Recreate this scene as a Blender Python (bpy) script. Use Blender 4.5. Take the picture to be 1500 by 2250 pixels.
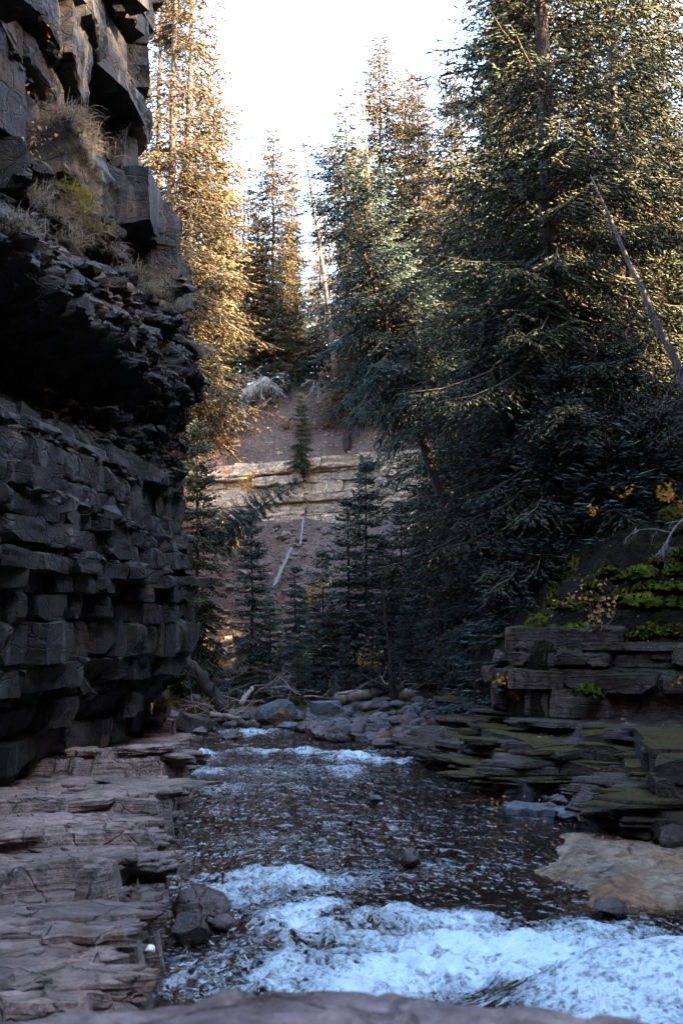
import bpy, bmesh, math, random
import numpy as np
from mathutils import Vector, Matrix, Euler

random.seed(7)
SC = bpy.context.scene
COL = SC.collection
for o in list(bpy.data.objects):
    bpy.data.objects.remove(o)

# ------------------------------------------------------------------ camera, sky, sun, exposure
F = 2187.5
CAMZ = 3.0
TH = math.atan(255 / F)
cam = bpy.data.cameras.new('camera')
cam.sensor_fit = 'VERTICAL'; cam.sensor_height = 36; cam.lens = 35
cam.clip_start = 0.05; cam.clip_end = 2000
cam.dof.use_dof = True; cam.dof.focus_distance = 24; cam.dof.aperture_fstop = 2.6
camo = bpy.data.objects.new('camera', cam); COL.objects.link(camo)
camo.location = (0, 0, CAMZ); camo.rotation_euler = (math.pi / 2 + TH, 0, 0)
SC.camera = camo

SUN_EL, SUN_AZ = 33.0, 114.0
w = bpy.data.worlds.new('World'); SC.world = w; w.use_nodes = True
nt = w.node_tree; bg = nt.nodes['Background']
sky = nt.nodes.new('ShaderNodeTexSky'); sky.sky_type = 'NISHITA'; sky.sun_disc = False
sky.sun_elevation = math.radians(SUN_EL); sky.sun_rotation = math.radians(SUN_AZ)
sky.air_density = 1.0; sky.dust_density = 1.5; sky.ozone_density = 1.0
nt.links.new(sky.outputs[0], bg.inputs[0]); bg.inputs[1].default_value = 0.095
sl = bpy.data.lights.new('sun', 'SUN'); sl.energy = 5.0; sl.angle = math.radians(0.5); sl.color = (1.0, 0.74, 0.46)
so = bpy.data.objects.new('sun', sl); COL.objects.link(so)
a, e = math.radians(SUN_AZ), math.radians(SUN_EL)
sd = Vector((math.sin(a) * math.cos(e), math.cos(a) * math.cos(e), math.sin(e)))
so.rotation_euler = sd.to_track_quat('Z', 'Y').to_euler(); so.location = (60, 10, 60)
SC.view_settings.view_transform = 'Standard'; SC.view_settings.look = 'None'
SC.view_settings.exposure = 4.8; SC.view_settings.gamma = 1; SC.view_settings.use_curve_mapping = False
SC.render.engine = 'CYCLES'
SC.cycles.use_denoising = True
SC.cycles.max_bounces = 5; SC.cycles.diffuse_bounces = 3; SC.cycles.glossy_bounces = 2
SC.cycles.transmission_bounces = 3; SC.cycles.transparent_max_bounces = 4
SC.cycles.caustics_reflective = False; SC.cycles.caustics_refractive = False

# ------------------------------------------------------------------ helpers
def ray(px, py):
    dx = (px - 750) / F; dy = (1125 - py) / F
    return np.array([dx, math.cos(TH) - dy * math.sin(TH), math.sin(TH) + dy * math.cos(TH)])
def P(px, py, Y):                       # the point seen at a pixel, Y metres ahead
    r = ray(px, py); k = Y / r[1]
    return Vector((r[0] * k, Y, CAMZ + r[2] * k))
def G(px, py, z=0.0):                   # the point seen at a pixel on a level plane
    r = ray(px, py); k = (z - CAMZ) / r[2]
    return Vector((r[0] * k, r[1] * k, z))

def _hash(ix, iy, iz, seed):
    h = (ix.astype(np.int64) * 374761393 + iy.astype(np.int64) * 668265263 + iz.astype(np.int64) * 2147483647 + seed * 1274126177) & 0xFFFFFFFF
    h = ((h ^ (h >> 13)) * 1274126177) & 0xFFFFFFFF
    h = ((h ^ (h >> 15)) * 2246822519) & 0xFFFFFFFF
    return ((h ^ (h >> 16)) & 0xFFFFFF) / float(0xFFFFFF)
def vn(x, y, z=None, seed=0):           # value noise in -1..1
    x = np.asarray(x, float); y = np.asarray(y, float)
    z = np.zeros_like(x) if z is None else np.asarray(z, float)
    x, y, z = np.broadcast_arrays(x, y, z)
    ix, iy, iz = np.floor(x), np.floor(y), np.floor(z)
    fx, fy, fz = x - ix, y - iy, z - iz
    fx, fy, fz = [f * f * f * (f * (f * 6 - 15) + 10) for f in (fx, fy, fz)]
    r = 0
    for a_ in (0, 1):
        for b_ in (0, 1):
            for c_ in (0, 1):
                wgt = (fx if a_ else 1 - fx) * (fy if b_ else 1 - fy) * (fz if c_ else 1 - fz)
                r = r + wgt * _hash(ix + a_, iy + b_, iz + c_, seed)
    return r * 2 - 1
def fbm(x, y, z=None, o=4, seed=0, ridge=False):
    t, a_, f = 0, 0.5, 1.0
    for k in range(o):
        n = vn(np.asarray(x) * f, np.asarray(y) * f, None if z is None else np.asarray(z) * f, seed + k * 17)
        t = t + a_ * ((1 - 2 * np.abs(n)) if ridge else n)
        a_ *= 0.5; f *= 2.03
    return t
def sst(a_, b_, x):
    t = np.clip((x - a_) / (b_ - a_), 0, 1); return t * t * (3 - 2 * t)

def mesh_np(name, V, faces, mats, smooth=False, attrs=None, fmat=None):
    """faces: list of int arrays (n,k)"""
    me = bpy.data.meshes.new(name)
    V = np.ascontiguousarray(V, dtype=np.float32)
    me.vertices.add(len(V)); me.vertices.foreach_set('co', V.ravel())
    faces = [np.asarray(f, dtype=np.int32) for f in faces if len(f)]
    nl = sum(f.size for f in faces); nf = sum(len(f) for f in faces)
    me.loops.add(nl); me.polygons.add(nf)
    me.loops.foreach_set('vertex_index', np.concatenate([f.ravel() for f in faces]))
    tot = np.concatenate([np.full(len(f), f.shape[1], np.int32) for f in faces])
    st = np.concatenate([[0], np.cumsum(tot)[:-1]]).astype(np.int32)
    me.polygons.foreach_set('loop_start', st); me.polygons.foreach_set('loop_total', tot)
    if fmat is not None: me.polygons.foreach_set('material_index', np.asarray(fmat, np.int32))
    me.polygons.foreach_set('use_smooth', np.full(nf, bool(smooth)))
    for k, v in (attrs or {}).items():
        at = me.attributes.new(k, 'FLOAT', 'POINT'); at.data.foreach_set('value', np.asarray(v, np.float32))
    for m in (mats if isinstance(mats, (list, tuple)) else [mats]): me.materials.append(m)
    me.update(calc_edges=True)
    return me
def grid_faces(nr, nc):
    i = np.arange((nr - 1) * (nc - 1)); r, c = i // (nc - 1), i % (nc - 1)
    b = r * nc + c
    return np.stack([b, b + 1, b + nc + 1, b + nc], 1)
def obj(name, me, parent=None):
    o = bpy.data.objects.new(name, me); COL.objects.link(o)
    if parent is not None: o.parent = parent
    return o
def tag(o, label=None, cat=None, group=None, kind=None):
    if label: o['label'] = label
    if cat: o['category'] = cat
    if group: o['group'] = group
    if kind: o['kind'] = kind
    return o
def thing(name, loc, label, cat, group=None, rot=(0, 0, 0)):
    o = bpy.data.objects.new(name, None); COL.objects.link(o)
    o.location = loc; o.rotation_euler = rot; o.empty_display_size = 0.3
    return tag(o, label, cat, group)

def tube_data(pts, rad, n=6):
    pts = np.asarray(pts, float); m = len(pts)
    rad = np.broadcast_to(np.asarray(rad, float), (m,))
    T = np.gradient(pts, axis=0); T /= np.linalg.norm(T, axis=1, keepdims=True) + 1e-9
    up = np.where(np.abs(T[:, 2:3]) > 0.9, np.array([[1., 0, 0]]), np.array([[0, 0, 1.]]))
    A = np.cross(T, up); A /= np.linalg.norm(A, axis=1, keepdims=True) + 1e-9
    for i in range(1, m):
        if np.dot(A[i], A[i - 1]) < 0: A[i] = -A[i]
    B = np.cross(T, A)
    th = np.linspace(0, 2 * np.pi, n, endpoint=False)
    V = pts[:, None] + rad[:, None, None] * (np.cos(th)[None, :, None] * A[:, None] + np.sin(th)[None, :, None] * B[:, None])
    V = V.reshape(-1, 3)
    q = []
    for i in range(m - 1):
        for k in range(n):
            k2 = (k + 1) % n
            q.append((i * n + k, i * n + k2, (i + 1) * n + k2, (i + 1) * n + k))
    caps = [tuple(range(n))[::-1], tuple((m - 1) * n + k for k in range(n))]
    return V, np.array(q), np.array(caps)
class MB:                                # collects tubes and loose shapes into one mesh
    def __init__(s): s.V = []; s.F = {}; s.n = 0; s.A = []
    def add(s, V, *faces, attr=0.0):
        s.V.append(np.asarray(V, float)); s.A.append(np.full(len(V), attr))
        for f in faces:
            f = np.asarray(f, int)
            if len(f): s.F.setdefault(f.shape[1], []).append(f + s.n)
        s.n += len(V)
    def tube(s, pts, rad, n=6, attr=0.0):
        V, q, c = tube_data(pts, rad, n); s.add(V, q, c, attr=attr)
    def mesh(s, name, mats, smooth=False):
        return mesh_np(name, np.concatenate(s.V), [np.concatenate(v) for v in s.F.values()], mats, smooth, {'var': np.concatenate(s.A)})

# ------------------------------------------------------------------ materials
class NB:
    def __init__(s, name):
        s.m = bpy.data.materials.new(name); s.m.use_nodes = True
        s.t = s.m.node_tree; s.t.nodes.clear()
        s.out = s.t.nodes.new('ShaderNodeOutputMaterial')
    def n(s, typ, **kw):
        nd = s.t.nodes.new('ShaderNode' + typ)
        for k, v in kw.items():
            if k[0] == '_': setattr(nd, k[1:], v)
            else:
                key = int(k[1:]) if k[0] == 'i' and k[1:].isdigit() else k.replace('_', ' ')
                if isinstance(v, bpy.types.NodeSocket): s.t.links.new(v, nd.inputs[key])
                else: nd.inputs[key].default_value = v
        return nd
    def noise(s, vec, scale, detail=6, rough=0.6, dist=0.0):
        return s.n('TexNoise', Vector=vec, Scale=scale, Detail=detail, Roughness=rough, Distortion=dist).outputs[0]
    def pos(s, sc=(1, 1, 1), obj_=False):
        v = s.n('TexCoord').outputs['Object'] if obj_ else s.n('NewGeometry').outputs['Position']
        if sc == (1, 1, 1): return v
        return s.n('VectorMath', _operation='MULTIPLY', i0=v, i1=sc).outputs[0]
    def math(s, op, a_, b_=0.0, c_=0.0, clamp=False):
        return s.n('Math', _operation=op, _use_clamp=clamp, i0=a_, i1=b_, i2=c_).outputs[0]
    def ramp(s, f, a_, b_):
        return s.n('MapRange', _interpolation_type='SMOOTHSTEP', Value=f, i1=a_, i2=b_).outputs[0]
    def mix(s, f, a_, b_):
        nd = s.t.nodes.new('ShaderNodeMix'); nd.data_type = 'RGBA'
        for i, v in ((0, f), (6, a_), (7, b_)):
            if isinstance(v, bpy.types.NodeSocket): s.t.links.new(v, nd.inputs[i])
            elif i == 0: nd.inputs[0].default_value = v
            else: nd.inputs[i].default_value = (*v, 1) if len(v) == 3 else v
        return nd.outputs[2]
    def attr(s, name): return s.n('Attribute', _attribute_name=name).outputs['Fac']
    def rnd(s): return s.n('ObjectInfo').outputs['Random']
    def nz(s): return s.n('SeparateXYZ', Vector=s.n('NewGeometry').outputs['Normal']).outputs[2]
    def bump(s, h, strength=0.6, dist=0.03, normal=None):
        kw = dict(Height=h, Strength=strength, Distance=dist)
        if normal is not None: kw['Normal'] = normal
        return s.n('Bump', **kw).outputs[0]
    def surf(s, sh): s.t.links.new(sh, s.out.inputs[0]); return s.m
    def bsdf(s, col, rough=0.8, normal=None, spec=0.3, **kw):
        b = s.n('BsdfPrincipled')
        for k, v in dict(Base_Color=col, Roughness=rough, Specular_IOR_Level=spec, **kw).items():
            key = k.replace('_', ' ')
            if isinstance(v, bpy.types.NodeSocket): s.t.links.new(v, b.inputs[key])
            else: b.inputs[key].default_value = (*v, 1) if isinstance(v, tuple) and len(v) == 3 else v
        if normal is not None: s.t.links.new(normal, b.inputs['Normal'])
        return b.outputs[0]

def rock_mat(name, c1, c2, c3, rough=0.75, spec=0.35, strata=25, bscale=1.0, moss=None, mosscut=(0.35, 0.7), lich=0.0, wetz=None, patch=0.9, soil=None, vert=0.0, crack=1.0, stw=1.0):
    """c1/c2 mix by large noise, c3 = stains; strata = bedding line frequency; moss grows on tops"""
    b = NB(name); p = b.pos()
    n1 = b.noise(p, patch, 5, 0.6)
    n2 = b.noise(p, 7.0, 8, 0.65)
    st = b.noise(b.pos((1.2, 1.2, strata)), 1.0, 5, 0.6)
    col = b.mix(b.ramp(n1, 0.35, 0.68), c1, c2)
    col = b.mix(b.math('MULTIPLY', b.ramp(b.noise(p, 2.3, 6, 0.7, 0.6), 0.52, 0.7), 0.75), col, c3)
    n2c = b.ramp(n2, 0.30, 0.72); stc = b.ramp(st, 0.32, 0.68); n3 = b.noise(p, 31.0, 6, 0.75)
    k = b.math('MULTIPLY', b.math('ADD', b.math('MULTIPLY', n2c, 0.85), 0.5), b.math('ADD', b.math('MULTIPLY', b.rnd(), 0.55), 0.72))
    k = b.math('MULTIPLY', k, b.math('ADD', b.math('MULTIPLY', stc, 0.5 * stw), 1 - .25 * stw))
    k = b.math('MULTIPLY', k, b.math('ADD', b.math('MULTIPLY', b.ramp(n3, 0.3, 0.7), 0.5), 0.75))
    wv = b.n('VectorMath', _operation='ADD', i0=b.pos((1.0, 1.0, 1.7)), i1=b.n('VectorMath', _operation='SCALE', i0=b.n('TexNoise', Vector=p, Scale=2.5, Detail=4.0).outputs[1], Scale=0.45).outputs[0]).outputs[0]
    ck = b.n('TexVoronoi', _feature='DISTANCE_TO_EDGE', Vector=wv, Scale=1.5 * crack).outputs[0]
    ckl = b.ramp(ck, 0.03, 0.0)
    k = b.math('MULTIPLY', k, b.math('SUBTRACT', 1.0, b.math('MULTIPLY', ckl, 0.45)))
    col = b.n('VectorMath', _operation='SCALE', i0=col, Scale=k).outputs[0]
    if lich:
        col = b.mix(b.math('MULTIPLY', b.ramp(b.noise(p, 5.5, 8, 0.75), 0.6, 0.68), lich), col, (0.30, 0.29, 0.27))
    if vert:                              # pale mineral streaks running down the face
        vs = b.ramp(b.noise(b.pos((3.5, 3.5, 0.22)), 1.0, 4, 0.6), 0.56, 0.72)
        col = b.mix(b.math('MULTIPLY', vs, vert), col, (0.34, 0.33, 0.31))
    mossh = None
    r = b.math('ADD', b.math('MULTIPLY', n2, 0.35), rough - 0.18)
    if soil is not None:
        f = b.math('MULTIPLY', b.ramp(b.nz(), 0.45, 0.8), b.ramp(b.noise(p, 1.7, 6, 0.7), 0.35, 0.6))
        col = b.mix(f, col, soil)
    if moss is not None:
        f = b.math('ADD', b.nz(), b.math('MULTIPLY', b.math('SUBTRACT', b.noise(p, 2.2, 7, 0.7), 0.5), 2.4))
        f = b.ramp(f, *mosscut)
        mn = b.noise(p, 21.0, 6, 0.75); mc = b.mix(b.ramp(b.noise(p, 4.0, 5, 0.7), 0.35, 0.65), moss[0], moss[1]); mc = b.n('VectorMath', _operation='SCALE', i0=mc, Scale=b.math('ADD', b.math('MULTIPLY', b.ramp(mn, 0.3, 0.7), 1.1), 0.35)).outputs[0]; mossh = b.math('MULTIPLY', f, b.math('ADD', b.math('MULTIPLY', mn, 1.6), 0.6))
        col = b.mix(f, col, mc); r = b.math('ADD', r, b.math('MULTIPLY', f, 0.3), clamp=True)
    if wetz is not None:                  # wet, glossier and darker up to the splash line
        zz = b.n('SeparateXYZ', Vector=p).outputs[2]
        wf = b.ramp(b.math('ADD', zz, b.math('MULTIPLY', b.noise(p, 1.5, 4), 0.3)), wetz + 0.25, wetz)
        col = b.n('VectorMath', _operation='SCALE', i0=col, Scale=b.math('SUBTRACT', 1.0, b.math('MULTIPLY', wf, 0.5))).outputs[0]
        r = b.math('SUBTRACT', r, b.math('MULTIPLY', wf, 0.4), clamp=True)
    hgt = b.math('ADD', b.math('MULTIPLY', st, 0.9 * stw), b.math('ADD', b.math('MULTIPLY', n2, 1.0), b.math('MULTIPLY', n3, 0.45)))
    hgt = b.math('SUBTRACT', hgt, b.math('MULTIPLY', ckl, 0.5))
    if mossh is not None: hgt = b.math('ADD', hgt, mossh)
    nrm = b.bump(hgt, 1.0, 0.085 * bscale)
    return b.surf(b.bsdf(col, r, nrm, spec))

M = {}
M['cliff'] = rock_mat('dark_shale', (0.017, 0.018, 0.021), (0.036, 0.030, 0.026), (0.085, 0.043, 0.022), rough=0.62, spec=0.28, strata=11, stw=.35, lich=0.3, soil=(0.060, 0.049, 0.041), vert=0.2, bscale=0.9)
M['ledge'] = rock_mat('mauve_flagstone', (0.29, 0.205, 0.165), (0.19, 0.147, 0.130), (0.15, 0.08, 0.052), rough=0.55, spec=0.45, strata=30, wetz=0.12, bscale=0.8, patch=0.7, lich=.35)
M['mossrock'] = rock_mat('mossy_brown_rock', (0.088, 0.054, 0.036), (0.135, 0.094, 0.070), (0.095, 0.044, 0.020), rough=0.72, strata=22, moss=((0.052, 0.040, 0.008), (0.075, 0.075, 0.012)), mosscut=(0.35, 1.15), wetz=0.05, lich=0.3)
M['mossslab'] = rock_mat('mossy_slab', (0.090, 0.068, 0.058), (0.060, 0.041, 0.032), (0.055, 0.028, 0.013), rough=0.6, strata=30, moss=((0.055, 0.036, 0.006), (0.076, 0.062, 0.008)), mosscut=(0.7, 1.5), wetz=0.10, bscale=0.7)
M['earth'] = rock_mat('mossy_earth', (0.020, 0.013, 0.009), (0.030, 0.020, 0.014), (0.018, 0.012, 0.006), rough=0.95, spec=0.1, strata=5, moss=((0.032, 0.028, 0.004), (0.065, 0.066, 0.009)), mosscut=(0.35, 1.15), bscale=1.5)
M['sand'] = rock_mat('pale_sandstone', (0.60, 0.41, 0.26), (0.50, 0.37, 0.26), (0.42, 0.21, 0.09), rough=0.9, spec=0.15, strata=6, patch=0.5, vert=0.25, bscale=1.5)
M['mossblock'] = rock_mat('moss_coated_block', (0.082, 0.056, 0.042), (0.058, 0.037, 0.026), (0.055, 0.028, 0.013), rough=0.7, strata=14, stw=.6, moss=((0.095, 0.060, 0.009), (0.115, 0.095, 0.012)), mosscut=(.0, 1.05), wetz=0.1)
M['river'] = rock_mat('river_rock', (0.115, 0.088, 0.075), (0.075, 0.072, 0.074), (0.13, 0.075, 0.045), rough=0.55, spec=0.4, strata=6, wetz=0.02, bscale=0.5)
M['scree'] = rock_mat('scree_stone', (0.15, 0.115, 0.10), (0.20, 0.15, 0.125), (0.16, 0.10, 0.07), rough=0.9, spec=0.1, strata=6, bscale=0.5)
M['greyrock'] = rock_mat('grey_boulder', (0.105, 0.115, 0.122), (0.08, 0.09, 0.097), (0.08, 0.078, 0.07), rough=0.7, strata=3, bscale=0.4)
M['rustrock'] = rock_mat('rusty_boulder', (0.17, 0.08, 0.038), (0.12, 0.065, 0.038), (0.2, 0.11, 0.06), rough=0.7, strata=4, bscale=0.5)
M['paleshelf'] = rock_mat('tan_shelf_rock', (0.40, 0.32, 0.23), (0.30, 0.165, 0.075), (0.22, 0.095, 0.035), rough=0.28, spec=0.6, strata=8, bscale=0.9, patch=1.1, crack=.45)
M['rim'] = rock_mat('pale_rim_stone', (0.33, 0.25, 0.22), (0.22, 0.175, 0.165), (0.16, 0.09, 0.065), rough=0.75, spec=0.2, strata=10, bscale=0.5, lich=.3)
M['wetrock'] = rock_mat('wet_black_rock', (0.045, 0.034, 0.029), (0.07, 0.05, 0.042), (0.07, 0.035, 0.025), rough=0.3, spec=0.7, strata=8, bscale=0.6)

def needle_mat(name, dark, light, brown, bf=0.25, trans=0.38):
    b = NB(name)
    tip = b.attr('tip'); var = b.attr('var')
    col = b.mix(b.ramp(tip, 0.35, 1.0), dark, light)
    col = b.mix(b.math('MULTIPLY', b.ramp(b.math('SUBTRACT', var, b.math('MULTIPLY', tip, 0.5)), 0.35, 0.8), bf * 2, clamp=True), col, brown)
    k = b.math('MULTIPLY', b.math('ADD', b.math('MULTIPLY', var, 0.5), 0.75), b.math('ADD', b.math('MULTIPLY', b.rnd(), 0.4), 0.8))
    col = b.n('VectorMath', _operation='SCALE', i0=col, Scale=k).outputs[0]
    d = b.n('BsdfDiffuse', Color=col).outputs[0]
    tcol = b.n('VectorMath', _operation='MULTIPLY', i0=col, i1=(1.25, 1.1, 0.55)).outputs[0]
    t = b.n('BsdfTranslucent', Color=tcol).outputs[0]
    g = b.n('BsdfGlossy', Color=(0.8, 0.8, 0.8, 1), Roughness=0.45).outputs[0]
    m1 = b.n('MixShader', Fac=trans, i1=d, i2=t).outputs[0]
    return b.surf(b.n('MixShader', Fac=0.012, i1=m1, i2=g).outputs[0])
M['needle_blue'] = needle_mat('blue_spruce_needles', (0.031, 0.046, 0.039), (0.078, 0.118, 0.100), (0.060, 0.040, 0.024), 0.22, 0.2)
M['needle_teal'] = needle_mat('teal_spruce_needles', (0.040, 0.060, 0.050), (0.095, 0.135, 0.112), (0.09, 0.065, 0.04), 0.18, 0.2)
M['needle_sunlit_amber'] = needle_mat('sunlit_amber_needles', (0.050, 0.044, 0.024), (0.135, 0.095, 0.048), (0.15, 0.085, 0.040), 0.32, 0.35)  # needles warmed in colour to stand in for low sun
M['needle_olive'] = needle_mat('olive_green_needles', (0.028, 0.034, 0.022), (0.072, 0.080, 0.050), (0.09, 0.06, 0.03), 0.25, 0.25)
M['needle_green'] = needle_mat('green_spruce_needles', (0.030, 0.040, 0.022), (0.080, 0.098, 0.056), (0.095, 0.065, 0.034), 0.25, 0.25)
M['needle_sunlit_gold'] = needle_mat('sunlit_gold_needles', (0.080, 0.066, 0.036), (0.205, 0.158, 0.090), (0.18, 0.105, 0.052), 0.30, 0.36)  # needle colour raised and gilded in place of direct sunlight

def bark_mat(name, c1, c2, sc=8, obj_=True):
    b = NB(name); p = b.pos((sc, sc, sc * 0.22), obj_)
    n = b.noise(p, 1.6, 7, 0.7, 0.3)
    col = b.mix(b.ramp(n, 0.35, 0.65), c1, c2)
    return b.surf(b.bsdf(col, 0.9, b.bump(n, 0.9, 0.04), 0.2))
M['bark'] = bark_mat('spruce_bark', (0.026, 0.018, 0.014), (0.06, 0.044, 0.036))
M['twig'] = bark_mat('twig_bark', (0.06, 0.043, 0.032), (0.10, 0.075, 0.058))
M['greywood'] = bark_mat('weathered_grey_wood', (0.13, 0.12, 0.115), (0.27, 0.25, 0.235), 5)
M['driftwood'] = bark_mat('driftwood_tan', (0.19, 0.145, 0.11), (0.33, 0.27, 0.22), 5)
M['darkwood'] = bark_mat('dark_wet_log', (0.022, 0.018, 0.016), (0.05, 0.04, 0.034), 6)
M['snagwood'] = bark_mat('dead_trunk_wood', (0.08, 0.06, 0.05), (0.16, 0.125, 0.105), 5)

def leaf_mat(name, c1, c2):
    b = NB(name)
    col = b.mix(b.math('FRACT', b.math('ADD', b.attr('var'), b.rnd())), c1, c2)
    d = b.n('BsdfDiffuse', Color=col).outputs[0]; t = b.n('BsdfTranslucent', Color=col).outputs[0]
    return b.surf(b.n('MixShader', Fac=0.4, i1=d, i2=t).outputs[0])
M['leaf_yellow'] = leaf_mat('yellow_leaf', (0.62, 0.36, 0.03), (0.55, 0.26, 0.03))
M['leaf_orange'] = leaf_mat('orange_leaf', (0.65, 0.24, 0.03), (0.60, 0.33, 0.08))
M['leaf_pale'] = leaf_mat('pale_tan_leaf', (0.62, 0.38, 0.16), (0.5, 0.25, 0.09))
M['leaf_red'] = leaf_mat('red_leaf', (0.35, 0.06, 0.03), (0.28, 0.10, 0.04))
M['leaf_brown'] = leaf_mat('brown_leaf', (0.20, 0.10, 0.05), (0.26, 0.15, 0.08))
M['grass_dry'] = leaf_mat('dry_grass', (0.26, 0.21, 0.15), (0.17, 0.14, 0.10))
M['grass_green'] = leaf_mat('yellow_green_grass', (0.22, 0.18, 0.06), (0.10, 0.11, 0.03))
b = NB('bright_moss'); p = b.pos()
n = b.noise(p, 14, 6, 0.7)
M['moss'] = b.surf(b.bsdf(b.mix(b.ramp(b.noise(p, 3, 4), 0.4, 0.65), (0.055, 0.080, 0.008), (0.10, 0.115, 0.012)), 1.0, b.bump(n, 1.0, 0.05), 0.05))
b = NB('ochre_moss'); p = b.pos()
n = b.noise(p, 14, 6, 0.7)
M['moss_dark'] = b.surf(b.bsdf(b.mix(b.ramp(b.noise(p, 3, 4), 0.4, 0.65), (0.06, 0.065, 0.010), (0.12, 0.085, 0.015)), 1.0, b.bump(n, 1.0, 0.05), 0.05))

# ground: one material, soil / forest litter / talus by height and slope
b = NB('forest_soil'); p = b.pos()
n1 = b.noise(p, 0.5, 6, 0.65); n2 = b.noise(p, 5.5, 8, 0.7)
col = b.mix(b.ramp(n1, 0.38, 0.62), (0.092, 0.062, 0.048), (0.140, 0.098, 0.078))
lit = b.ramp(b.noise(p, 1.1, 7, 0.75), 0.54, 0.66)
col = b.mix(b.math('MULTIPLY', lit, 0.6), col, (0.15, 0.085, 0.045))
zf = b.ramp(b.n('SeparateXYZ', Vector=p).outputs[2], 4.0, 0.8)
col = b.mix(b.math('MULTIPLY', zf, b.ramp(b.noise(p, 0.7, 5), 0.42, 0.6)), col, (0.05, 0.05, 0.018))
vor = b.n('TexVoronoi', Vector=p, Scale=4.2)
peb = b.ramp(vor.outputs['Distance'], 0.32, 0.12)
col = b.mix(b.math('MULTIPLY', b.math('MULTIPLY', peb, b.ramp(b.noise(p, 3.1, 3), 0.5, 0.62)), 0.6), col, (0.20, 0.165, 0.145))
col = b.n('VectorMath', _operation='SCALE', i0=col, Scale=b.math('ADD', b.math('MULTIPLY', n2, 0.9), 0.55)).outputs[0]
h_ = b.math('ADD', b.math('MULTIPLY', n2, 1.0), b.math('MULTIPLY', peb, 0.5))
M['soil'] = b.surf(b.bsdf(col, 0.95, b.bump(h_, 0.9, 0.12), 0.1))

# water: dark tannin brown, choppy; foam attribute drives white water and painted glints
b = NB('creek_water'); p = b.pos(); fo = b.attr('foam')
def ridge(v): return b.math('SUBTRACT', 1.0, b.math('ABSOLUTE', b.math('MULTIPLY', b.math('SUBTRACT', v, 0.5), 4.0)), clamp=True)
wn = b.noise(b.pos((1.0, 0.8, 1.0)), 3.6, 1.2, 0.5, 0.9)
wn2 = b.noise(b.pos((1.1, 0.8, 1.0)), 9.0, 1.0, 0.5, 0.7)
web = b.math('MULTIPLY', ridge(b.noise(b.pos((1, 0.8, 1)), 3.6, 4, 0.65, 0.5)), 0.36)
web = b.math('ADD', web, b.math('MULTIPLY', ridge(b.noise(b.pos((1, 0.8, 1)), 9.5, 4, 0.65, 0.4)), 0.32))
web = b.math('ADD', web, b.math('MULTIPLY', b.noise(p, 24.0, 5, 0.75), 0.62))
fm = b.ramp(b.math('ADD', b.math('MULTIPLY', fo, 1.05), b.math('MULTIPLY', b.math('SUBTRACT', web, 0.78), 1.6)), 0.34, 1.08)
hw = b.math('ADD', b.math('MULTIPLY', wn, 1.0), b.math('MULTIPLY', wn2, 0.40))
nw = b.bump(hw, 1.0, 0.095)
wat = b.bsdf(b.mix(b.ramp(b.noise(p, 0.9, 4), 0.4, 0.65), (0.010, 0.0055, 0.003), (0.030, 0.015, 0.007)), 0.03, nw, 1.0, IOR=1.42)
nf_ = b.bump(b.math('ADD', b.math('MULTIPLY', web, 0.8), b.math('MULTIPLY', fm, 0.5)), 0.8, 0.06)
foam = b.bsdf((0.60, 0.76, 0.82), 0.6, nf_, 0.25)
M['water'] = b.surf(b.n('MixShader', Fac=fm, i1=wat, i2=foam).outputs[0])
b = NB('foam_lump'); p = b.pos()
M['foam'] = b.surf(b.bsdf((0.80, 0.83, 0.84), 0.6, b.bump(b.noise(p, 30, 4), 0.5, 0.02), 0.3))

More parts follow.
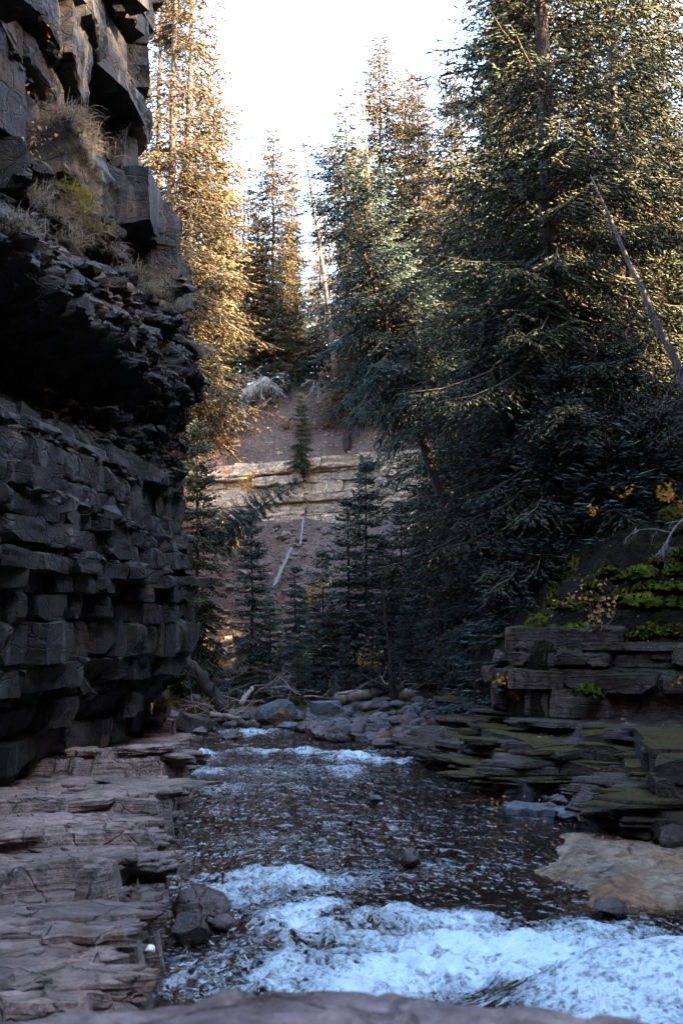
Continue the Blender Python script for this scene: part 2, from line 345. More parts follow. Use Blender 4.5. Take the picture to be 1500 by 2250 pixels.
# ------------------------------------------------------------------ lay of the land
_yl = [3, 5, 6.7, 8, 9.5, 12, 14, 17, 20, 23, 24.5, 28, 32, 46, 60]
_xl = [-1.45, -1.4, -1.5, -2.0, -1.9, -2.25, -2.65, -3.0, -3.4, -3.6, -4.3, -6.0, -7.8, -9.8, -10]
_yr = [3, 10.6, 15, 16, 18.2, 22, 26, 28, 30, 33, 36, 46, 60]
_xr = [6, 6, 5.4, 5.0, 3.3, 2.6, 1.9, 1.1, -0.4, -1.9, -3.3, -5.6, -6]
def XL(Y): return np.interp(Y, _yl, _xl)
def XR(Y): return np.interp(Y, _yr, _xr)
def H(X, Y):
    X = np.asarray(X, float); Y = np.asarray(Y, float)
    jag = fbm(X * 0.5, Y * 0.5, seed=3, o=3)
    bank = -np.minimum(X - XL(Y), XR(Y) - X) + jag * 0.5
    z = np.clip(bank * np.interp(Y, [24, 27, 38, 42], [.3, .13, .13, .3]), -0.40, np.interp(Y, [24, 27, 37, 42], [.75, .38, .45, .75]))
    z = z + np.clip(bank - 2.5, 0, 30) * 0.02
    z = z - np.where((Y < 25.5) & (X < 0), .9, 0) - np.where((Y > 11) & (Y < 27) & (X > 1.5) & (X < 7), .45, 0)
    # high wooded side of the gorge, raised out of view to block the sun
    hill = np.clip(X - np.interp(Y, [0, 24, 30, 50, 70], [7.5, 7.5, 7.5, 9, 14]), 0, 40)
    steep = np.interp(Y, [0, 26, 34, 60], [0.95, 0.85, 0.42, 0.40])
    z = z + hill * steep * np.clip(hill / 3, 0, 1)
    z = z + np.clip(X - 19 - np.clip(Y - 45, 0, 60) * .38, 0, 26) * sst(34, 42, Y) * 1.5  # unseen steeper rise added to keep sun off the far slope
    # unseen rise added behind the viewpoint to cut frontal sky light
    z = z + np.clip(-Y - 7, 0, 34) * 1.15 * sst(-60, -30, X) * sst(70, 40, X)
    # behind the dark cliff
    z = z + np.where(Y < 25.5, sst(-6.6, -7.6, X) * 16.5, 0)
    z = z + np.where(Y >= 25.5, sst(-6.9, -9.0, X) * np.interp(Y, [25.5, 27, 34, 46], [4, 9, 10.5, 10.5]), 0)
    # far bank: talus, rock band, soil bank, wooded plateau
    t = Y - 46 + fbm(X * 0.13, Y * 0.02, seed=9, o=3) * 1.2
    sc = np.interp(t, [-6, -3, 0, 10.4, 11.9, 12.5, 16.5, 18.5, 22, 90, 400], [-3, 0, 0.5, 9.3, 9.6, 12.3, 18.2, 19.2, 19.6, 25, 40])
    sc = sc + np.where(t > 5, (X + 2) * 0.08, 0)
    z = np.maximum(z, sc + 0.25 * jag) + 0.10 * fbm(X * 1.3, Y * 1.3, seed=21, o=4) + 0.22 * fbm(X * 0.35, Y * 0.35, seed=5, o=3) * (bank > 1)
    return z
def Hs(x, y): return float(H(np.array([x]), np.array([y]))[0])

xs = np.concatenate([[-400, -250, -140, -80, -50], np.arange(-36, -14, 1.0), np.arange(-14, 12, 0.2), np.arange(12, 46, 0.9), [60, 90, 150, 260, 400]])
ys = np.concatenate([[-400, -200, -90, -60, -50, -41, -35, -30, -25, -20, -15, -11, -8, -6], np.arange(-2, 24, 0.5), np.arange(24, 66, 0.2), np.arange(66, 110, 1.2), [125, 160, 220, 320, 450]])
XX, YY = np.meshgrid(xs, ys)
ZZ = H(XX, YY)
gnd = obj('ground', mesh_np('ground', np.stack([XX, YY, ZZ], -1).reshape(-1, 3), [grid_faces(len(ys), len(xs))], M['soil'], True))
tag(gnd, 'brown soil floor, scree slope and wooded banks of the gorge', kind='structure')

# ------------------------------------------------------------------ creek
fblobs = []   # (px, py, rx, ry metres, strength); broad weak ones stand in for sky glints
for q in [(620, 1925, 1.0, .5, .75), (520, 1960, .5, .45, .65), (680, 2010, .35, .7, .9), (650, 2120, .35, .6, .8), (610, 2180, .5, .35, .7),
          (880, 2015, .55, .22, .7), (1010, 2020, .6, .3, .85), (1080, 2080, .9, .55, 1.15), (950, 2140, .9, .5, 1.1), (1200, 2110, 0.8, .6, 1.1), (830, 2180, .6, .35, 1.0), (760, 2090, .4, .2, .6),
          (1350, 2060, .6, .5, .75), (1100, 2180, .9, .3, 1.0), (820, 2060, .6, .25, .7), (1420, 2130, .7, .8, .65), (900, 1900, 1.7, .8, .27), (600, 1850, 1.6, 1.1, .30), (850, 1800, 2.4, 2.0, .21), (700, 1770, 2.2, 1.6, .2), (1000, 1720, 1.2, 2.0, .19), (1050, 1870, 1.0, 1.0, .16), (450, 2120, .5, .8, .36), (520, 1760, .8, 1.4, .24), (520, 2080, .6, .8, .34),
          (440, 1655, .5, .7, .85), (450, 1690, .6, .8, .6), (490, 1730, .8, 1.0, .42), (770, 1660, .55, .8, .85), (760, 1690, .5, .8, .6), (640, 1648, 2.3, .35, .62), (850, 1665, .9, .3, .7), (620, 1690, 2.2, 1.6, .33), (540, 1603, .9, .9, .7), (560, 1580, .5, .9, .5), (420, 1655, .3, .5, .9), (640, 1730, 2.2, 2.0, .22)]:
    c = G(q[0], q[1]); fblobs.append((c.x, c.y, q[2], q[3], q[4]))
def foam_at(X, Y):
    f = np.zeros_like(X)
    wx = X + 0.35 * fbm(X * 1.3, Y * 1.3, seed=31, o=3); wy = Y + 0.35 * fbm(X * 1.3, Y * 1.3, seed=32, o=3)
    for cx, cy, rx, ry, st in fblobs:
        d = ((wx - cx) / rx) ** 2 + ((wy - cy) / ry) ** 2
        f = np.maximum(f, st * np.exp(-0.6 * d))
    return f
xs = np.concatenate([np.arange(-14, -4.2, 0.2), np.arange(-4.2, 5.2, 0.048), np.arange(5.2, 9, 0.25)])
ys = [4.0]
while ys[-1] < 62: ys.append(ys[-1] + max(0.034, 0.0040 * ys[-1] ** 1.0 if ys[-1] < 32 else 0.15))
ys = np.array(ys)
XX, YY = np.meshgrid(xs, ys)
FO = foam_at(XX, YY)
lip = G(1560, 2120, 0.7)
chute = sst(2.2, 0.2, np.hypot((XX - lip.x) * 0.85, (YY - lip.y) * 1.0)) * 0.85
drop = sst(24.0, 22.9, YY + 0.35 * fbm(XX * .6, XX * 0 + 3, seed=44, o=3)) * -0.0
calm = np.clip(sst(36, 31, YY), 0.15, 1)
ZW = calm * (0.060 * fbm(XX * 1.1, YY * 0.9, seed=40, o=3) + 0.022 * fbm(XX * 3.6, YY * 2.9, seed=41, o=4, ridge=True)) + 0.17 * FO * (0.4 + fbm(XX * 2.2, YY * 2.2, seed=42, o=4) * 1.0 + .55 * fbm(XX * 5.2, YY * 4.6, seed=47, o=4, ridge=True)) * (YY < 16)
ZW += (YY > 16) * FO * 0.22 * (0.45 + fbm(XX * 3.0, YY * 2.2, seed=43, o=4)) + chute * (1 - 0.25 * FO)
ZW -= 0.05 + 0.004 * np.clip(YY - 20, 0, 20)
FO = np.maximum(FO, sst(0.25, 0.65, chute) * 0.80)
me = mesh_np('creek_water', np.stack([XX, YY, ZW], -1).reshape(-1, 3), [grid_faces(len(ys), len(xs))], M['water'], True, {'foam': FO.ravel()})
tag(obj('creek_water', me), 'dark brown creek with blue glints and white rapids', kind='structure')

# ------------------------------------------------------------------ rock building blocks
def rock_mesh(name, seed, mat, kind='block', sub=2):
    rng = random.Random(seed); bm = bmesh.new()
    if kind == 'stone': bmesh.ops.create_icosphere(bm, subdivisions=2, radius=.56)
    else: bmesh.ops.create_cube(bm, size=1.0)
    for v in bm.verts:
        v.co += Vector([rng.uniform(-.07, .07) for _ in range(3)]) * (.5 if kind == 'stone' else 1)
    if kind == 'block':                   # fractured block: a few corners and edges broken away
        for _ in range(rng.randint(2, 4)):
            n = Vector([rng.choice((-1, 1)) * rng.uniform(.3, 1), -rng.uniform(.2, 1), rng.choice((-1, 1)) * rng.uniform(.2, 1)]).normalized()
            d = sum(abs(c) for c in n) * 0.5 * rng.uniform(.74, .96)
            g = bmesh.ops.bisect_plane(bm, geom=bm.verts[:] + bm.edges[:] + bm.faces[:], plane_co=n * d, plane_no=n, clear_outer=True)
            ed = [x for x in g['geom_cut'] if isinstance(x, bmesh.types.BMEdge)]
            if ed: bmesh.ops.holes_fill(bm, edges=ed)
    elif kind == 'slab':                  # squarer block, one corner gone
        n = Vector([rng.choice((-1, 1)) * rng.uniform(.3, 1), -rng.uniform(.1, .6), rng.choice((-1, 1)) * rng.uniform(.3, 1)]).normalized()
        g = bmesh.ops.bisect_plane(bm, geom=bm.verts[:] + bm.edges[:] + bm.faces[:], plane_co=n * sum(abs(c) for c in n) * rng.uniform(.36, .46), plane_no=n, clear_outer=True)
        ed = [x for x in g['geom_cut'] if isinstance(x, bmesh.types.BMEdge)]
        if ed: bmesh.ops.holes_fill(bm, edges=ed)
    elif kind == 'stone':                 # worn, roughly rounded stone
        for _ in range(7):
            n = Vector([rng.gauss(0, 1) for _ in range(3)]).normalized()
            g = bmesh.ops.bisect_plane(bm, geom=bm.verts[:] + bm.edges[:] + bm.faces[:], plane_co=n * rng.uniform(.34, .48), plane_no=n, clear_outer=True)
            ed = [x for x in g['geom_cut'] if isinstance(x, bmesh.types.BMEdge)]
            if ed: bmesh.ops.holes_fill(bm, edges=ed)
    if sub:
        bmesh.ops.triangulate(bm, faces=bm.faces[:])
        for _ in range(sub - 1):
            bmesh.ops.subdivide_edges(bm, edges=[e_ for e_ in bm.edges if e_.calc_length() > 0.38], cuts=1)
            bmesh.ops.triangulate(bm, faces=bm.faces[:])
        co = np.array([v.co[:] for v in bm.verts])
        for ax in range(3):
            dn = (0.06 if kind == 'stone' else 0.055) * fbm(co[:, 0] * 2.6 + seed, co[:, 1] * 2.6, co[:, 2] * 2.6 + ax * 7, o=4, seed=seed + ax)
            for v, d_ in zip(bm.verts, dn): v.co[ax] += d_
    me = bpy.data.meshes.new(name); bm.to_mesh(me); bm.free(); me.materials.append(mat)
    return me
def slab_mesh(name, seed, mat, lam=3):
    """broken flagstone: thin laminae with ragged outlines, unit size"""
    rng = np.random.default_rng(seed); n = 18; V = []; Fq = []; caps = []
    th = np.linspace(0, 2 * np.pi, n, endpoint=False)
    base = 0.42 + 0.08 * rng.normal(size=n)
    sq = 1 / np.maximum(np.abs(np.cos(th)), np.abs(np.sin(th))) ** 0.75
    z = -0.5; k = 0
    for l in range(lam):
        r = np.clip(base * (1 + 0.10 * rng.normal(size=n)) * rng.uniform(.88, 1.06), .25, .55) * sq
        h = (1.0 / lam) * rng.uniform(.75, 1.15) if l < lam - 1 else 0.5 - z
        for rr, zz in ((r * 0.97, z), (r, z + h * .15), (r * 0.985, z + h * .85), (r * (0.93 if l == lam - 1 else .95), z + h)):
            V.append(np.stack([rr * np.cos(th), rr * np.sin(th), zz + 0.07 * vn(np.cos(th) * 1.5 + seed, np.sin(th) * 1.5, None, seed) + 0 * th], 1))
        z += h
    m = len(V)
    for i in range(m - 1):
        for j in range(n):
            j2 = (j + 1) % n
            Fq.append((i * n + j, i * n + j2, (i + 1) * n + j2, (i + 1) * n + j))
    V = np.concatenate(V)
    top = np.array([[0, 0, V[-n:, 2].mean()]]); V = np.concatenate([V, top]); c = len(V) - 1
    tr = [((m - 1) * n + j, (m - 1) * n + (j + 1) % n, c) for j in range(n)]
    return mesh_np(name, V, [np.array(Fq), np.array(tr)], mat)
def put(name, me, loc, size, rot=(0, 0, 0), parent=None):
    o = obj(name, me, parent); o.location = loc; o.scale = size; o.rotation_euler = rot
    return o

def make_layers(z0, z1, rng, spec):
    """spec(z) -> (tmin,tmax,wmin,wmax,amp,thin prob)"""
    L = []; z = z0
    while z < z1:
        t0, t1, w0, w1, amp, pthin = spec(z)
        if rng.random() < pthin and (not L or L[-1]['thin'] is False):
            t = rng.uniform(.10, .26) * max(1, t0 * 1.6); thin = True
        else: t = rng.uniform(t0, t1); thin = False
        L.append(dict(z=z, t=t, thin=thin, w=(w0, w1), amp=amp, off=(-.20 * max(.5, t0 * 2) if thin else rng.normal() * amp * 1.1)))
        z += t
    return L
def layer_cells(L, s0, s1, rng, skew=0.0):
    for l in L:
        bs = [s0 - rng.uniform(0, 1)]
        while bs[-1] < s1: bs.append(bs[-1] + rng.uniform(*l['w']) * (0.6 if l['thin'] else 1))
        l['b'] = np.array(bs); l['o'] = rng.normal(size=len(bs)) * l['amp'] + l['off'] - (rng.random(len(bs)) < .12) * l['amp'] * 2.0; l['k'] = rng.uniform(-.42, .12, len(bs)) * (0 if l['thin'] else 1) * skew
def cell_offset(S, Z, L, groove=0.05):
    zb = np.array([l['z'] for l in L]); k = np.clip(np.searchsorted(zb, Z.ravel(), side='right') - 1, 0, len(L) - 1).reshape(Z.shape)
    off = np.zeros_like(S)
    for i, l in enumerate(L):
        m = k == i
        if not m.any(): continue
        s = S[m]; j = np.clip(np.searchsorted(l['b'], s, side='right') - 1, 0, len(l['b']) - 2)
        d = np.minimum(s - l['b'][j], l['b'][j + 1] - s); dz = np.minimum(Z[m] - l['z'], l['z'] + l['t'] - Z[m])
        off[m] = l['o'][j] + l['k'][j] * (s - .5 * (l['b'][j] + l['b'][j + 1])) - groove * np.exp(-np.maximum(d, 0) / .035) - groove * np.exp(-np.maximum(dz, 0) / .03)
    return off
class Path:
    def __init__(s, pts, n=400, smooth=3):
        p = np.array(pts, float)
        for _ in range(smooth):
            q = [p[0]]
            for a_, b_ in zip(p[:-1], p[1:]): q += [a_ * .75 + b_ * .25, a_ * .25 + b_ * .75]
            q.append(p[-1]); p = np.array(q)
        d = np.concatenate([[0], np.cumsum(np.hypot(*np.diff(p, axis=0).T))])
        s.L = d[-1]; s.s = np.linspace(0, s.L, n)
        s.x = np.interp(s.s, d, p[:, 0]); s.y = np.interp(s.s, d, p[:, 1])
        tx, ty = np.gradient(s.x), np.gradient(s.y); l = np.hypot(tx, ty) + 1e-9
        s.tx, s.ty = tx / l, ty / l
    def at(s, S):
        f = lambda a_: np.interp(S, s.s, a_)
        return f(s.x), f(s.y), f(s.ty), -f(s.tx)          # point and outward normal (to the side the tangent turns clockwise from)

# ------------------------------------------------------------------ dark cliff
rng = np.random.default_rng(11)
cp = Path([(-6.4, 3), (-5.9, 9), (-5.35, 15), (-5.0, 19), (-4.72, 22.6), (-4.75, 23.6), (-5.3, 24.8), (-6.6, 25.8), (-10, 27), (-15, 28)])
prof_px = [(-140, 325), (0, 331), (240, 326), (262, 316), (300, 300), (340, 288), (400, 270), (450, 285), (462, 330), (482, 372), (520, 396), (640, 386), (670, 400), (700, 410), (780, 425), (830, 445), (880, 425), (920, 400), (1000, 376),
           (1035, 366), (1060, 385), (1100, 396), (1200, 410), (1300, 428), (1380, 432), (1420, 425), (1450, 402), (1480, 372), (1520, 356), (1545, 318), (1600, 312), (1650, 312)]
pz, po = [], []
for py, px in prof_px[::-1]:
    v = P(px, py, 23.0); pz.append(v.z); po.append(v.x + 4.72)
pz, po = np.array(pz), np.array(po)
nz_ = [0.2, .7, 1.3, 2, 2.6, 3.2, 4.5, 5.5, 6.1, 6.4, 6.65, 7.2, 7.8, 8.2, 8.5, 9.0, 9.6, 10.2, 10.8, 12, 13, 13.3, 14.5, 16, 17, 21]
no_ = [0, .02, .12, .4, .85, 1.05, 1.0, .95, .85, .6, -.15, -.75, -.6, .35, .9, .85, .45, -.1, -.5, -.6, -.3, .15, .2, 0, .15, .2]
def cliff_prof(S, Z):
    _, Yp, _, _ = cp.at(S)
    wz = sst(16.5, 21.5, Yp)
    zz = Z + 0.25 * vn(S * .25, Z * 0, None, 5) * sst(1, 3, Z)
    return np.interp(zz, nz_, no_) * (1 - wz) + np.interp(zz, pz, po) * wz
def cspec(z):
    if z < 6.5: return (.20, .66, .30, 1.25, .075, .42)
    if z < 10.3: return (.16, .42, .25, .9, .06, .15)
    return (.5, 1.6, .8, 2.8, .14, .45)
CL = make_layers(0.2, 20.5, rng, cspec); layer_cells(CL, 0, cp.L, rng, 1.0)
def cliff_off(S, Z):
    zw = Z + .10 * vn(S * .35, Z * .1, None, 8)
    o_sh = .24 * sst(10.3, 10.9, Z)
    rub = sst(6.3, 6.9, Z) * sst(11.0, 10.0, Z)
    o_ = cliff_prof(S, Z) + cell_offset(S, zw, CL, .07) - o_sh
    o_ += .09 * fbm(S * 2.2, Z * 3.2, seed=14, o=5) + .16 * fbm(S * .45, Z * .5, seed=15, o=3)
    o_ += rub * (.55 * fbm(S * 1.0, Z * 1.25, seed=16, o=6) + .16 * fbm(S * 3.2, Z * 3.6, seed=19, o=3, ridge=True) - .28)
    return o_
ss = np.concatenate([np.arange(0, 8, .25), np.arange(8, 24.8, .058), np.arange(24.8, cp.L, .15)])
zz = np.arange(0.2, 20.4, .05)
S, Z = np.meshgrid(ss, zz)
X0, Y0, NX, NY = cp.at(S); O = cliff_off(S, Z)
CX, CY = X0 + NX * O, Y0 + NY * O
Vc = np.stack([CX, CY, Z + .02 * fbm(S * 3, Z * 3, seed=18)], -1)
cap = Vc[-1].copy(); cap[:, 0] -= 14; cap[:, 2] += 1.0
Vc = np.concatenate([Vc, cap[None]], 0)
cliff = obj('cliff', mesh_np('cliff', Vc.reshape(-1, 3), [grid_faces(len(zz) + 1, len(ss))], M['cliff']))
tag(cliff, 'tall dark layered shale cliff overhanging the creek', kind='structure')
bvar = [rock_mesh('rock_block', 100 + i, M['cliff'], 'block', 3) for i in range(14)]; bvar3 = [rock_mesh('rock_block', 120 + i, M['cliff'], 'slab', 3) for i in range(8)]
cand = []
for li, l in enumerate(CL):
    if l['thin'] or 6.4 < l['z'] + l['t'] / 2 < 10.2: continue
    for j in range(len(l['b']) - 1):
        s0, s1 = l['b'][j], l['b'][j + 1]; sm = (s0 + s1) / 2
        x, y, nx, ny = [float(v) for v in cp.at(np.array(sm))]
        if not (12.2 < y < 25.2) or sm > 24.2: continue
        zm = l['z'] + l['t'] / 2
        px = 750 + x / y * F
        if px < -140 and zm < 9: continue
        if zm > 3 + y * .78: continue
        cand.append(((s1 - s0) * l['t'] / y, sm, s1 - s0, zm, l['t'], l['k'][j]))
cand.sort(reverse=True)
r2 = random.Random(4)
cand = [c for c in cand if r2.random() > .30][:285]
for _, sm, wd, zm, t, kk in cand:
    x, y, nx, ny = [float(v) for v in cp.at(np.array(sm))]
    zc = zm - .10 * float(vn(np.array(sm * .35), np.array(zm * .1), None, 8))
    o_ = float(np.median(cliff_off(np.array([sm - wd * .25, sm, sm + wd * .25]), np.array([zm] * 3))))
    dp = r2.uniform(.5, .8); pr = r2.uniform(.02, .11) if zm < 6.4 else r2.uniform(-.04, .06)
    yaw = math.atan2(nx, -ny) - math.atan(kk) * -1.0  # block's -Y side faces out
    put('rock_block', r2.choice(bvar if zm < 6.4 and r2.random() < .7 else bvar3), (x + nx * (o_ + pr - dp / 2), y + ny * (o_ + pr - dp / 2), zc), (wd * r2.uniform(.9, 1.03), dp, t * r2.uniform(.86, 1.02)),
        (r2.gauss(0, .02), r2.gauss(0, .025), yaw + r2.gauss(0, .06)), cliff)
# loose shale lumps over the rubbly middle zone
def scatter_rocks(name, pts, sizes, mat, parent, seed, flat=.7):
    rg = np.random.default_rng(seed)
    ph = (1 + 5 ** .5) / 2
    ico = np.array([(-1, ph, 0), (1, ph, 0), (-1, -ph, 0), (1, -ph, 0), (0, -1, ph), (0, 1, ph), (0, -1, -ph), (0, 1, -ph), (ph, 0, -1), (ph, 0, 1), (-ph, 0, -1), (-ph, 0, 1)]) / 1.9
    fc = np.array([(0, 11, 5), (0, 5, 1), (0, 1, 7), (0, 7, 10), (0, 10, 11), (1, 5, 9), (5, 11, 4), (11, 10, 2), (10, 7, 6), (7, 1, 8), (3, 9, 4), (3, 4, 2), (3, 2, 6), (3, 6, 8), (3, 8, 9), (4, 9, 5), (2, 4, 11), (6, 2, 10), (8, 6, 7), (9, 8, 1)])
    n = len(pts); V = ico[None] * (1 + .28 * rg.normal(size=(n, 12, 1))) * np.stack([rg.uniform(.7, 1.3, n), rg.uniform(.7, 1.3, n), flat * rg.uniform(.5, 1.2, n)], -1)[:, None]
    an = rg.uniform(0, 2 * np.pi, n); c, s_ = np.cos(an)[:, None], np.sin(an)[:, None]
    V = np.stack([V[..., 0] * c - V[..., 1] * s_, V[..., 0] * s_ + V[..., 1] * c, V[..., 2]], -1) * np.asarray(sizes)[:, None, None] + np.asarray(pts)[:, None]
    Fx = fc[None] + (np.arange(n) * 12)[:, None, None]
    o = obj(name, mesh_np(name, V.reshape(-1, 3), [Fx.reshape(-1, 3)], mat), parent)
    o['kind'] = 'stuff'; return o
n = 4000
S = rng.uniform(8, 24.2, n); Z = rng.uniform(6.3, 11.4, n)
tz = [l for l in CL if l['thin'] and (l['z'] < 6.3 or l['z'] > 10.5)]
for i in range(1400, n):
    l = tz[rng.integers(len(tz))]; Z[i] = l['z'] + l['t'] * rng.random() - .10 * float(vn(S[i] * .35, l['z'] * .1, None, 8))
O = cliff_off(S, Z); X0, Y0, NX, NY = cp.at(S)
scatter_rocks('shale_rubble', np.stack([X0 + NX * (O + .01), Y0 + NY * (O + .01), Z], -1), rng.gamma(2.2, .030, n) + .02, M['cliff'], cliff, 5, .8)

# ------------------------------------------------------------------ flat ledges
def poly_dist(X, Y, poly):
    """signed distance, positive inside"""
    p = np.array(poly, float); q = np.roll(p, -1, 0)
    d = np.full(X.shape, 1e9); ins = np.zeros(X.shape, bool)
    for (ax, ay), (bx, by) in zip(p, q):
        ex, ey = bx - ax, by - ay
        t = np.clip(((X - ax) * ex + (Y - ay) * ey) / (ex * ex + ey * ey), 0, 1)
        d = np.minimum(d, np.hypot(X - ax - t * ex, Y - ay - t * ey))
        c = ((ay > Y) != (by > Y)) & (X < ex * (Y - ay) / (ey + 1e-12) + ax)
        ins ^= c
    return np.where(ins, d, -d)
def stairs(z, st, sharp=.18):
    k = np.floor(z / st); f = z / st - k
    return (k + sst(1 - sharp, 1, f)) * st
def ledge_z(X, Y):
    v = Y * .80 + X * .26 + 1.25 * fbm(X * .42, Y * .30, seed=51, o=4) + .16 * fbm(X * 2.4, Y * 2.4, seed=52, o=3)
    p1 = .95 + 0 * v
    k = np.floor(v / p1); f = v / p1 - k
    rk = _hash(k, k * 0, k * 0, 3)
    z = .56 + .18 * (rk - .5) + (.03 + .30 * np.clip(rk - .2, 0, 1)) * (1 - f) * sst(0, .04, f) 
    v2 = Y * 1.0 - X * .15 + .5 * fbm(X * .8, Y * .5, seed=53, o=4)
    k2 = np.floor(v2 / .31); f2 = v2 / .31 - k2; r2_ = _hash(k2, k2 * 0 + np.floor(X * .7 + .6 * vn(X, Y * .5, None, 7)), k2 * 0, 9)
    z = z + .08 * (r2_ - .3) * (1 - f2 * .8) * sst(0, .1, f2)
    z = z + .03 * fbm(X * 1.7, Y * 1.7, seed=54, o=5) + .16 * sst(9, 4.5, Y)
    jag = .28 * (_hash(k2, k2 * 0 + 2, k2 * 0, 5) - .5) + .18 * fbm(X * 1.1, Y * 1.1, seed=55, o=3) + .35 * (_hash(k, k * 0, k * 0, 8) - .5)
    d = XL(Y) + jag - X                  # distance in from the lip
    fall = np.clip(-d, -.02, 3) * 4.2
    fall = stairs(fall + .10 * fbm(X * 3.5, Y * 3.5, seed=58, o=3), .10, .30)
    return np.where(d > 0, z, z - fall), d
xs = np.arange(-6.2, -.6, .036)
ys = [2.2]
while ys[-1] < 25.5: ys.append(ys[-1] + max(.026, .0028 * ys[-1]))
ys = np.array(ys)
XX, YY = np.meshgrid(xs, ys); ZL, DL = ledge_z(XX, YY)
ZL = np.maximum(ZL, -.7) - sst(23.6, 25.3, YY) * 1.2
ledge = obj('rock_ledge', mesh_np('rock_ledge', np.stack([XX, YY, ZL], -1).reshape(-1, 3), [grid_faces(len(ys), len(xs))], M['ledge']))
tag(ledge, 'flat mauve flagstone ledge stepping along the creek below the dark cliff', kind='structure')
svar = [slab_mesh('stone_slab', 200 + i, M['ledge'], 2 + i % 3) for i in range(10)]
r3 = random.Random(21)
for i in range(95):
    y = 5.2 + 18.4 * (r3.random() ** 1.25)
    if r3.random() < .55: x = float(XL(y)) - r3.uniform(-.15, .9)
    else: x = r3.uniform(max(-5.2, -.36 * y - .3), float(XL(y)) - .3)
    z = float(ledge_z(np.array([x - .15]), np.array([y]))[0][0])
    if z < .1: z = r3.uniform(.05, .45)
    s_ = r3.uniform(.35, 1.15) * (.6 + y * .03); th_ = r3.uniform(.05, .13)
    put('stone_slab', r3.choice(svar), (x, y, z - th_ * .12), (s_ * r3.uniform(1.0, 1.9), s_ * .75, th_), (r3.uniform(.0, .07), r3.gauss(0, .03), r3.gauss(.1, .25)), ledge)
for i in range(120):                     # the broken courses under the lip
    y = r3.uniform(6.2, 24); x = float(XL(y)) - r3.uniform(-.10, .12)
    z = r3.uniform(-.05, .48)
    put('stone_slab', r3.choice(svar), (x - .25, y, z), (r3.uniform(.7, 1.2), r3.uniform(.5, 1.1), r3.uniform(.07, .16)), (r3.gauss(0, .03), r3.gauss(0, .03), r3.gauss(0, .3)), ledge)

# mossy terraces across the creek
RP = [(1.75, 26.6), (2.2, 23.6), (2.55, 21.6), (3.1, 18.7), (3.9, 18.1), (4.75, 17.5), (4.45, 15.8), (4.3, 14.6), (5.0, 13.7), (6.5, 12.9), (12, 12.4), (12, 29), (3.0, 29)]
_lv = [0, .40, .62, .86, 1.18, 1.30, 1.45]
def terr_z(X, Y):
    d = poly_dist(X, Y, RP) + .22 * fbm(X * .9, Y * .9, seed=61, o=4)
    dd = d + .12 * (np.floor(vn(X * 1.1, Y * 1.1, None, 62) * 3) / 3)
    z = np.interp(dd, [-.25, .0, .03, .42, .46, .85, .9, 1.5, 1.56, 2.6, 2.65, 5], [-.7, -.5, .36, .40, .60, .64, .84, .90, 1.14, 1.2, 1.3, 1.5]) + .05 * fbm(X * 4, Y * 4, seed=66, o=3)
    far = sst(20.5, 23.5, Y) * sst(3.6, 2.6, X)
    z = z - far * np.clip(z - .42, 0, 1) * .75
    return z + .03 * fbm(X * 2.2, Y * 2.2, seed=63, o=4), d
xs = np.arange(1.2, 9.5, .05); ys = np.arange(12.0, 28.0, .06)
XX, YY = np.meshgrid(xs, ys); ZT, DT = terr_z(XX, YY)
terr = obj('mossy_terrace', mesh_np('mossy_terrace', np.stack([XX, YY, ZT], -1).reshape(-1, 3), [grid_faces(len(ys), len(xs))], M['mossslab']))
tag(terr, 'stepped mossy flagstone terrace at the far water edge', kind='structure')
mvar = [slab_mesh('stone_slab', 230 + i, M['mossblock' if i % 2 else 'mossslab'], 2 + i % 3) for i in range(10)]
r4 = random.Random(8); cnt = 0
lev = [.36, .60, .84, 1.14]
while cnt < 58:
    x, y = r4.uniform(1.6, 7.5), r4.uniform(13, 27)
    if x / y > .37 and y > 14: continue
    d = float(terr_z(np.array([x]), np.array([y]))[1][0])
    ok = None
    for lv, dd in zip(lev, (.10, .55, 1.0, 1.65)):
        if abs(d - dd) < .14: ok = lv
    if ok is None: continue
    if y > 21.5 and x < 3.2 and ok > .5: continue
    s_ = r4.uniform(.7, 1.7); th_ = r4.uniform(.10, .26)
    put('stone_slab', r4.choice(mvar), (x, y, ok - th_ * r4.uniform(.25, .55)), (s_ * 1.7, s_ * .75, th_), (r4.gauss(0, .03), r4.gauss(0, .02), r4.gauss(0 if y < 19.5 else -.9, .2)), terr)
    cnt += 1
tblk = [rock_mesh('terrace_block', 260 + i, M['mossblock'], 'slab' if i % 2 else 'block', 3) for i in range(8)]
def tier(i0, i1, inset, z0, z1, wmin, wmax, skip=.1, depth=.9):
    for k in range(i0, i1):
        (ax, ay), (bx, by) = RP[k], RP[k + 1]; L_ = math.hypot(bx - ax, by - ay); ux, uy = (bx - ax) / L_, (by - ay) / L_; q = r4.uniform(-.2, .1)
        nx, ny = uy, -ux                  # candidates for the outward side
        if float(poly_dist(np.array([(ax + bx) / 2 + nx * .2]), np.array([(ay + by) / 2 + ny * .2]), RP)[0]) > 0: nx, ny = -nx, -ny
        while q < L_:
            wd = r4.uniform(wmin, wmax); c = q + wd / 2; q += wd
            if r4.random() < skip or c > L_ + .3: continue
            ins = inset + r4.uniform(-.08, .12) + depth / 2
            h1 = z1 + r4.uniform(-.05, .05)
            put('terrace_block', r4.choice(tblk), (ax + ux * c - nx * ins, ay + uy * c - ny * ins, (z0 + h1) / 2), (wd * 1.02, depth, h1 - z0), (r4.gauss(0, .03), r4.gauss(0, .02), math.atan2(nx, -ny) + r4.gauss(0, .07)), terr)
tier(1, 5, .10, .33, .62, .7, 1.5); tier(2, 5, .40, .60, .86, .8, 1.9); tier(3, 5, .95, .84, 1.14, .8, 2.0); tier(1, 3, .9, .55, .85, .7, 1.4)
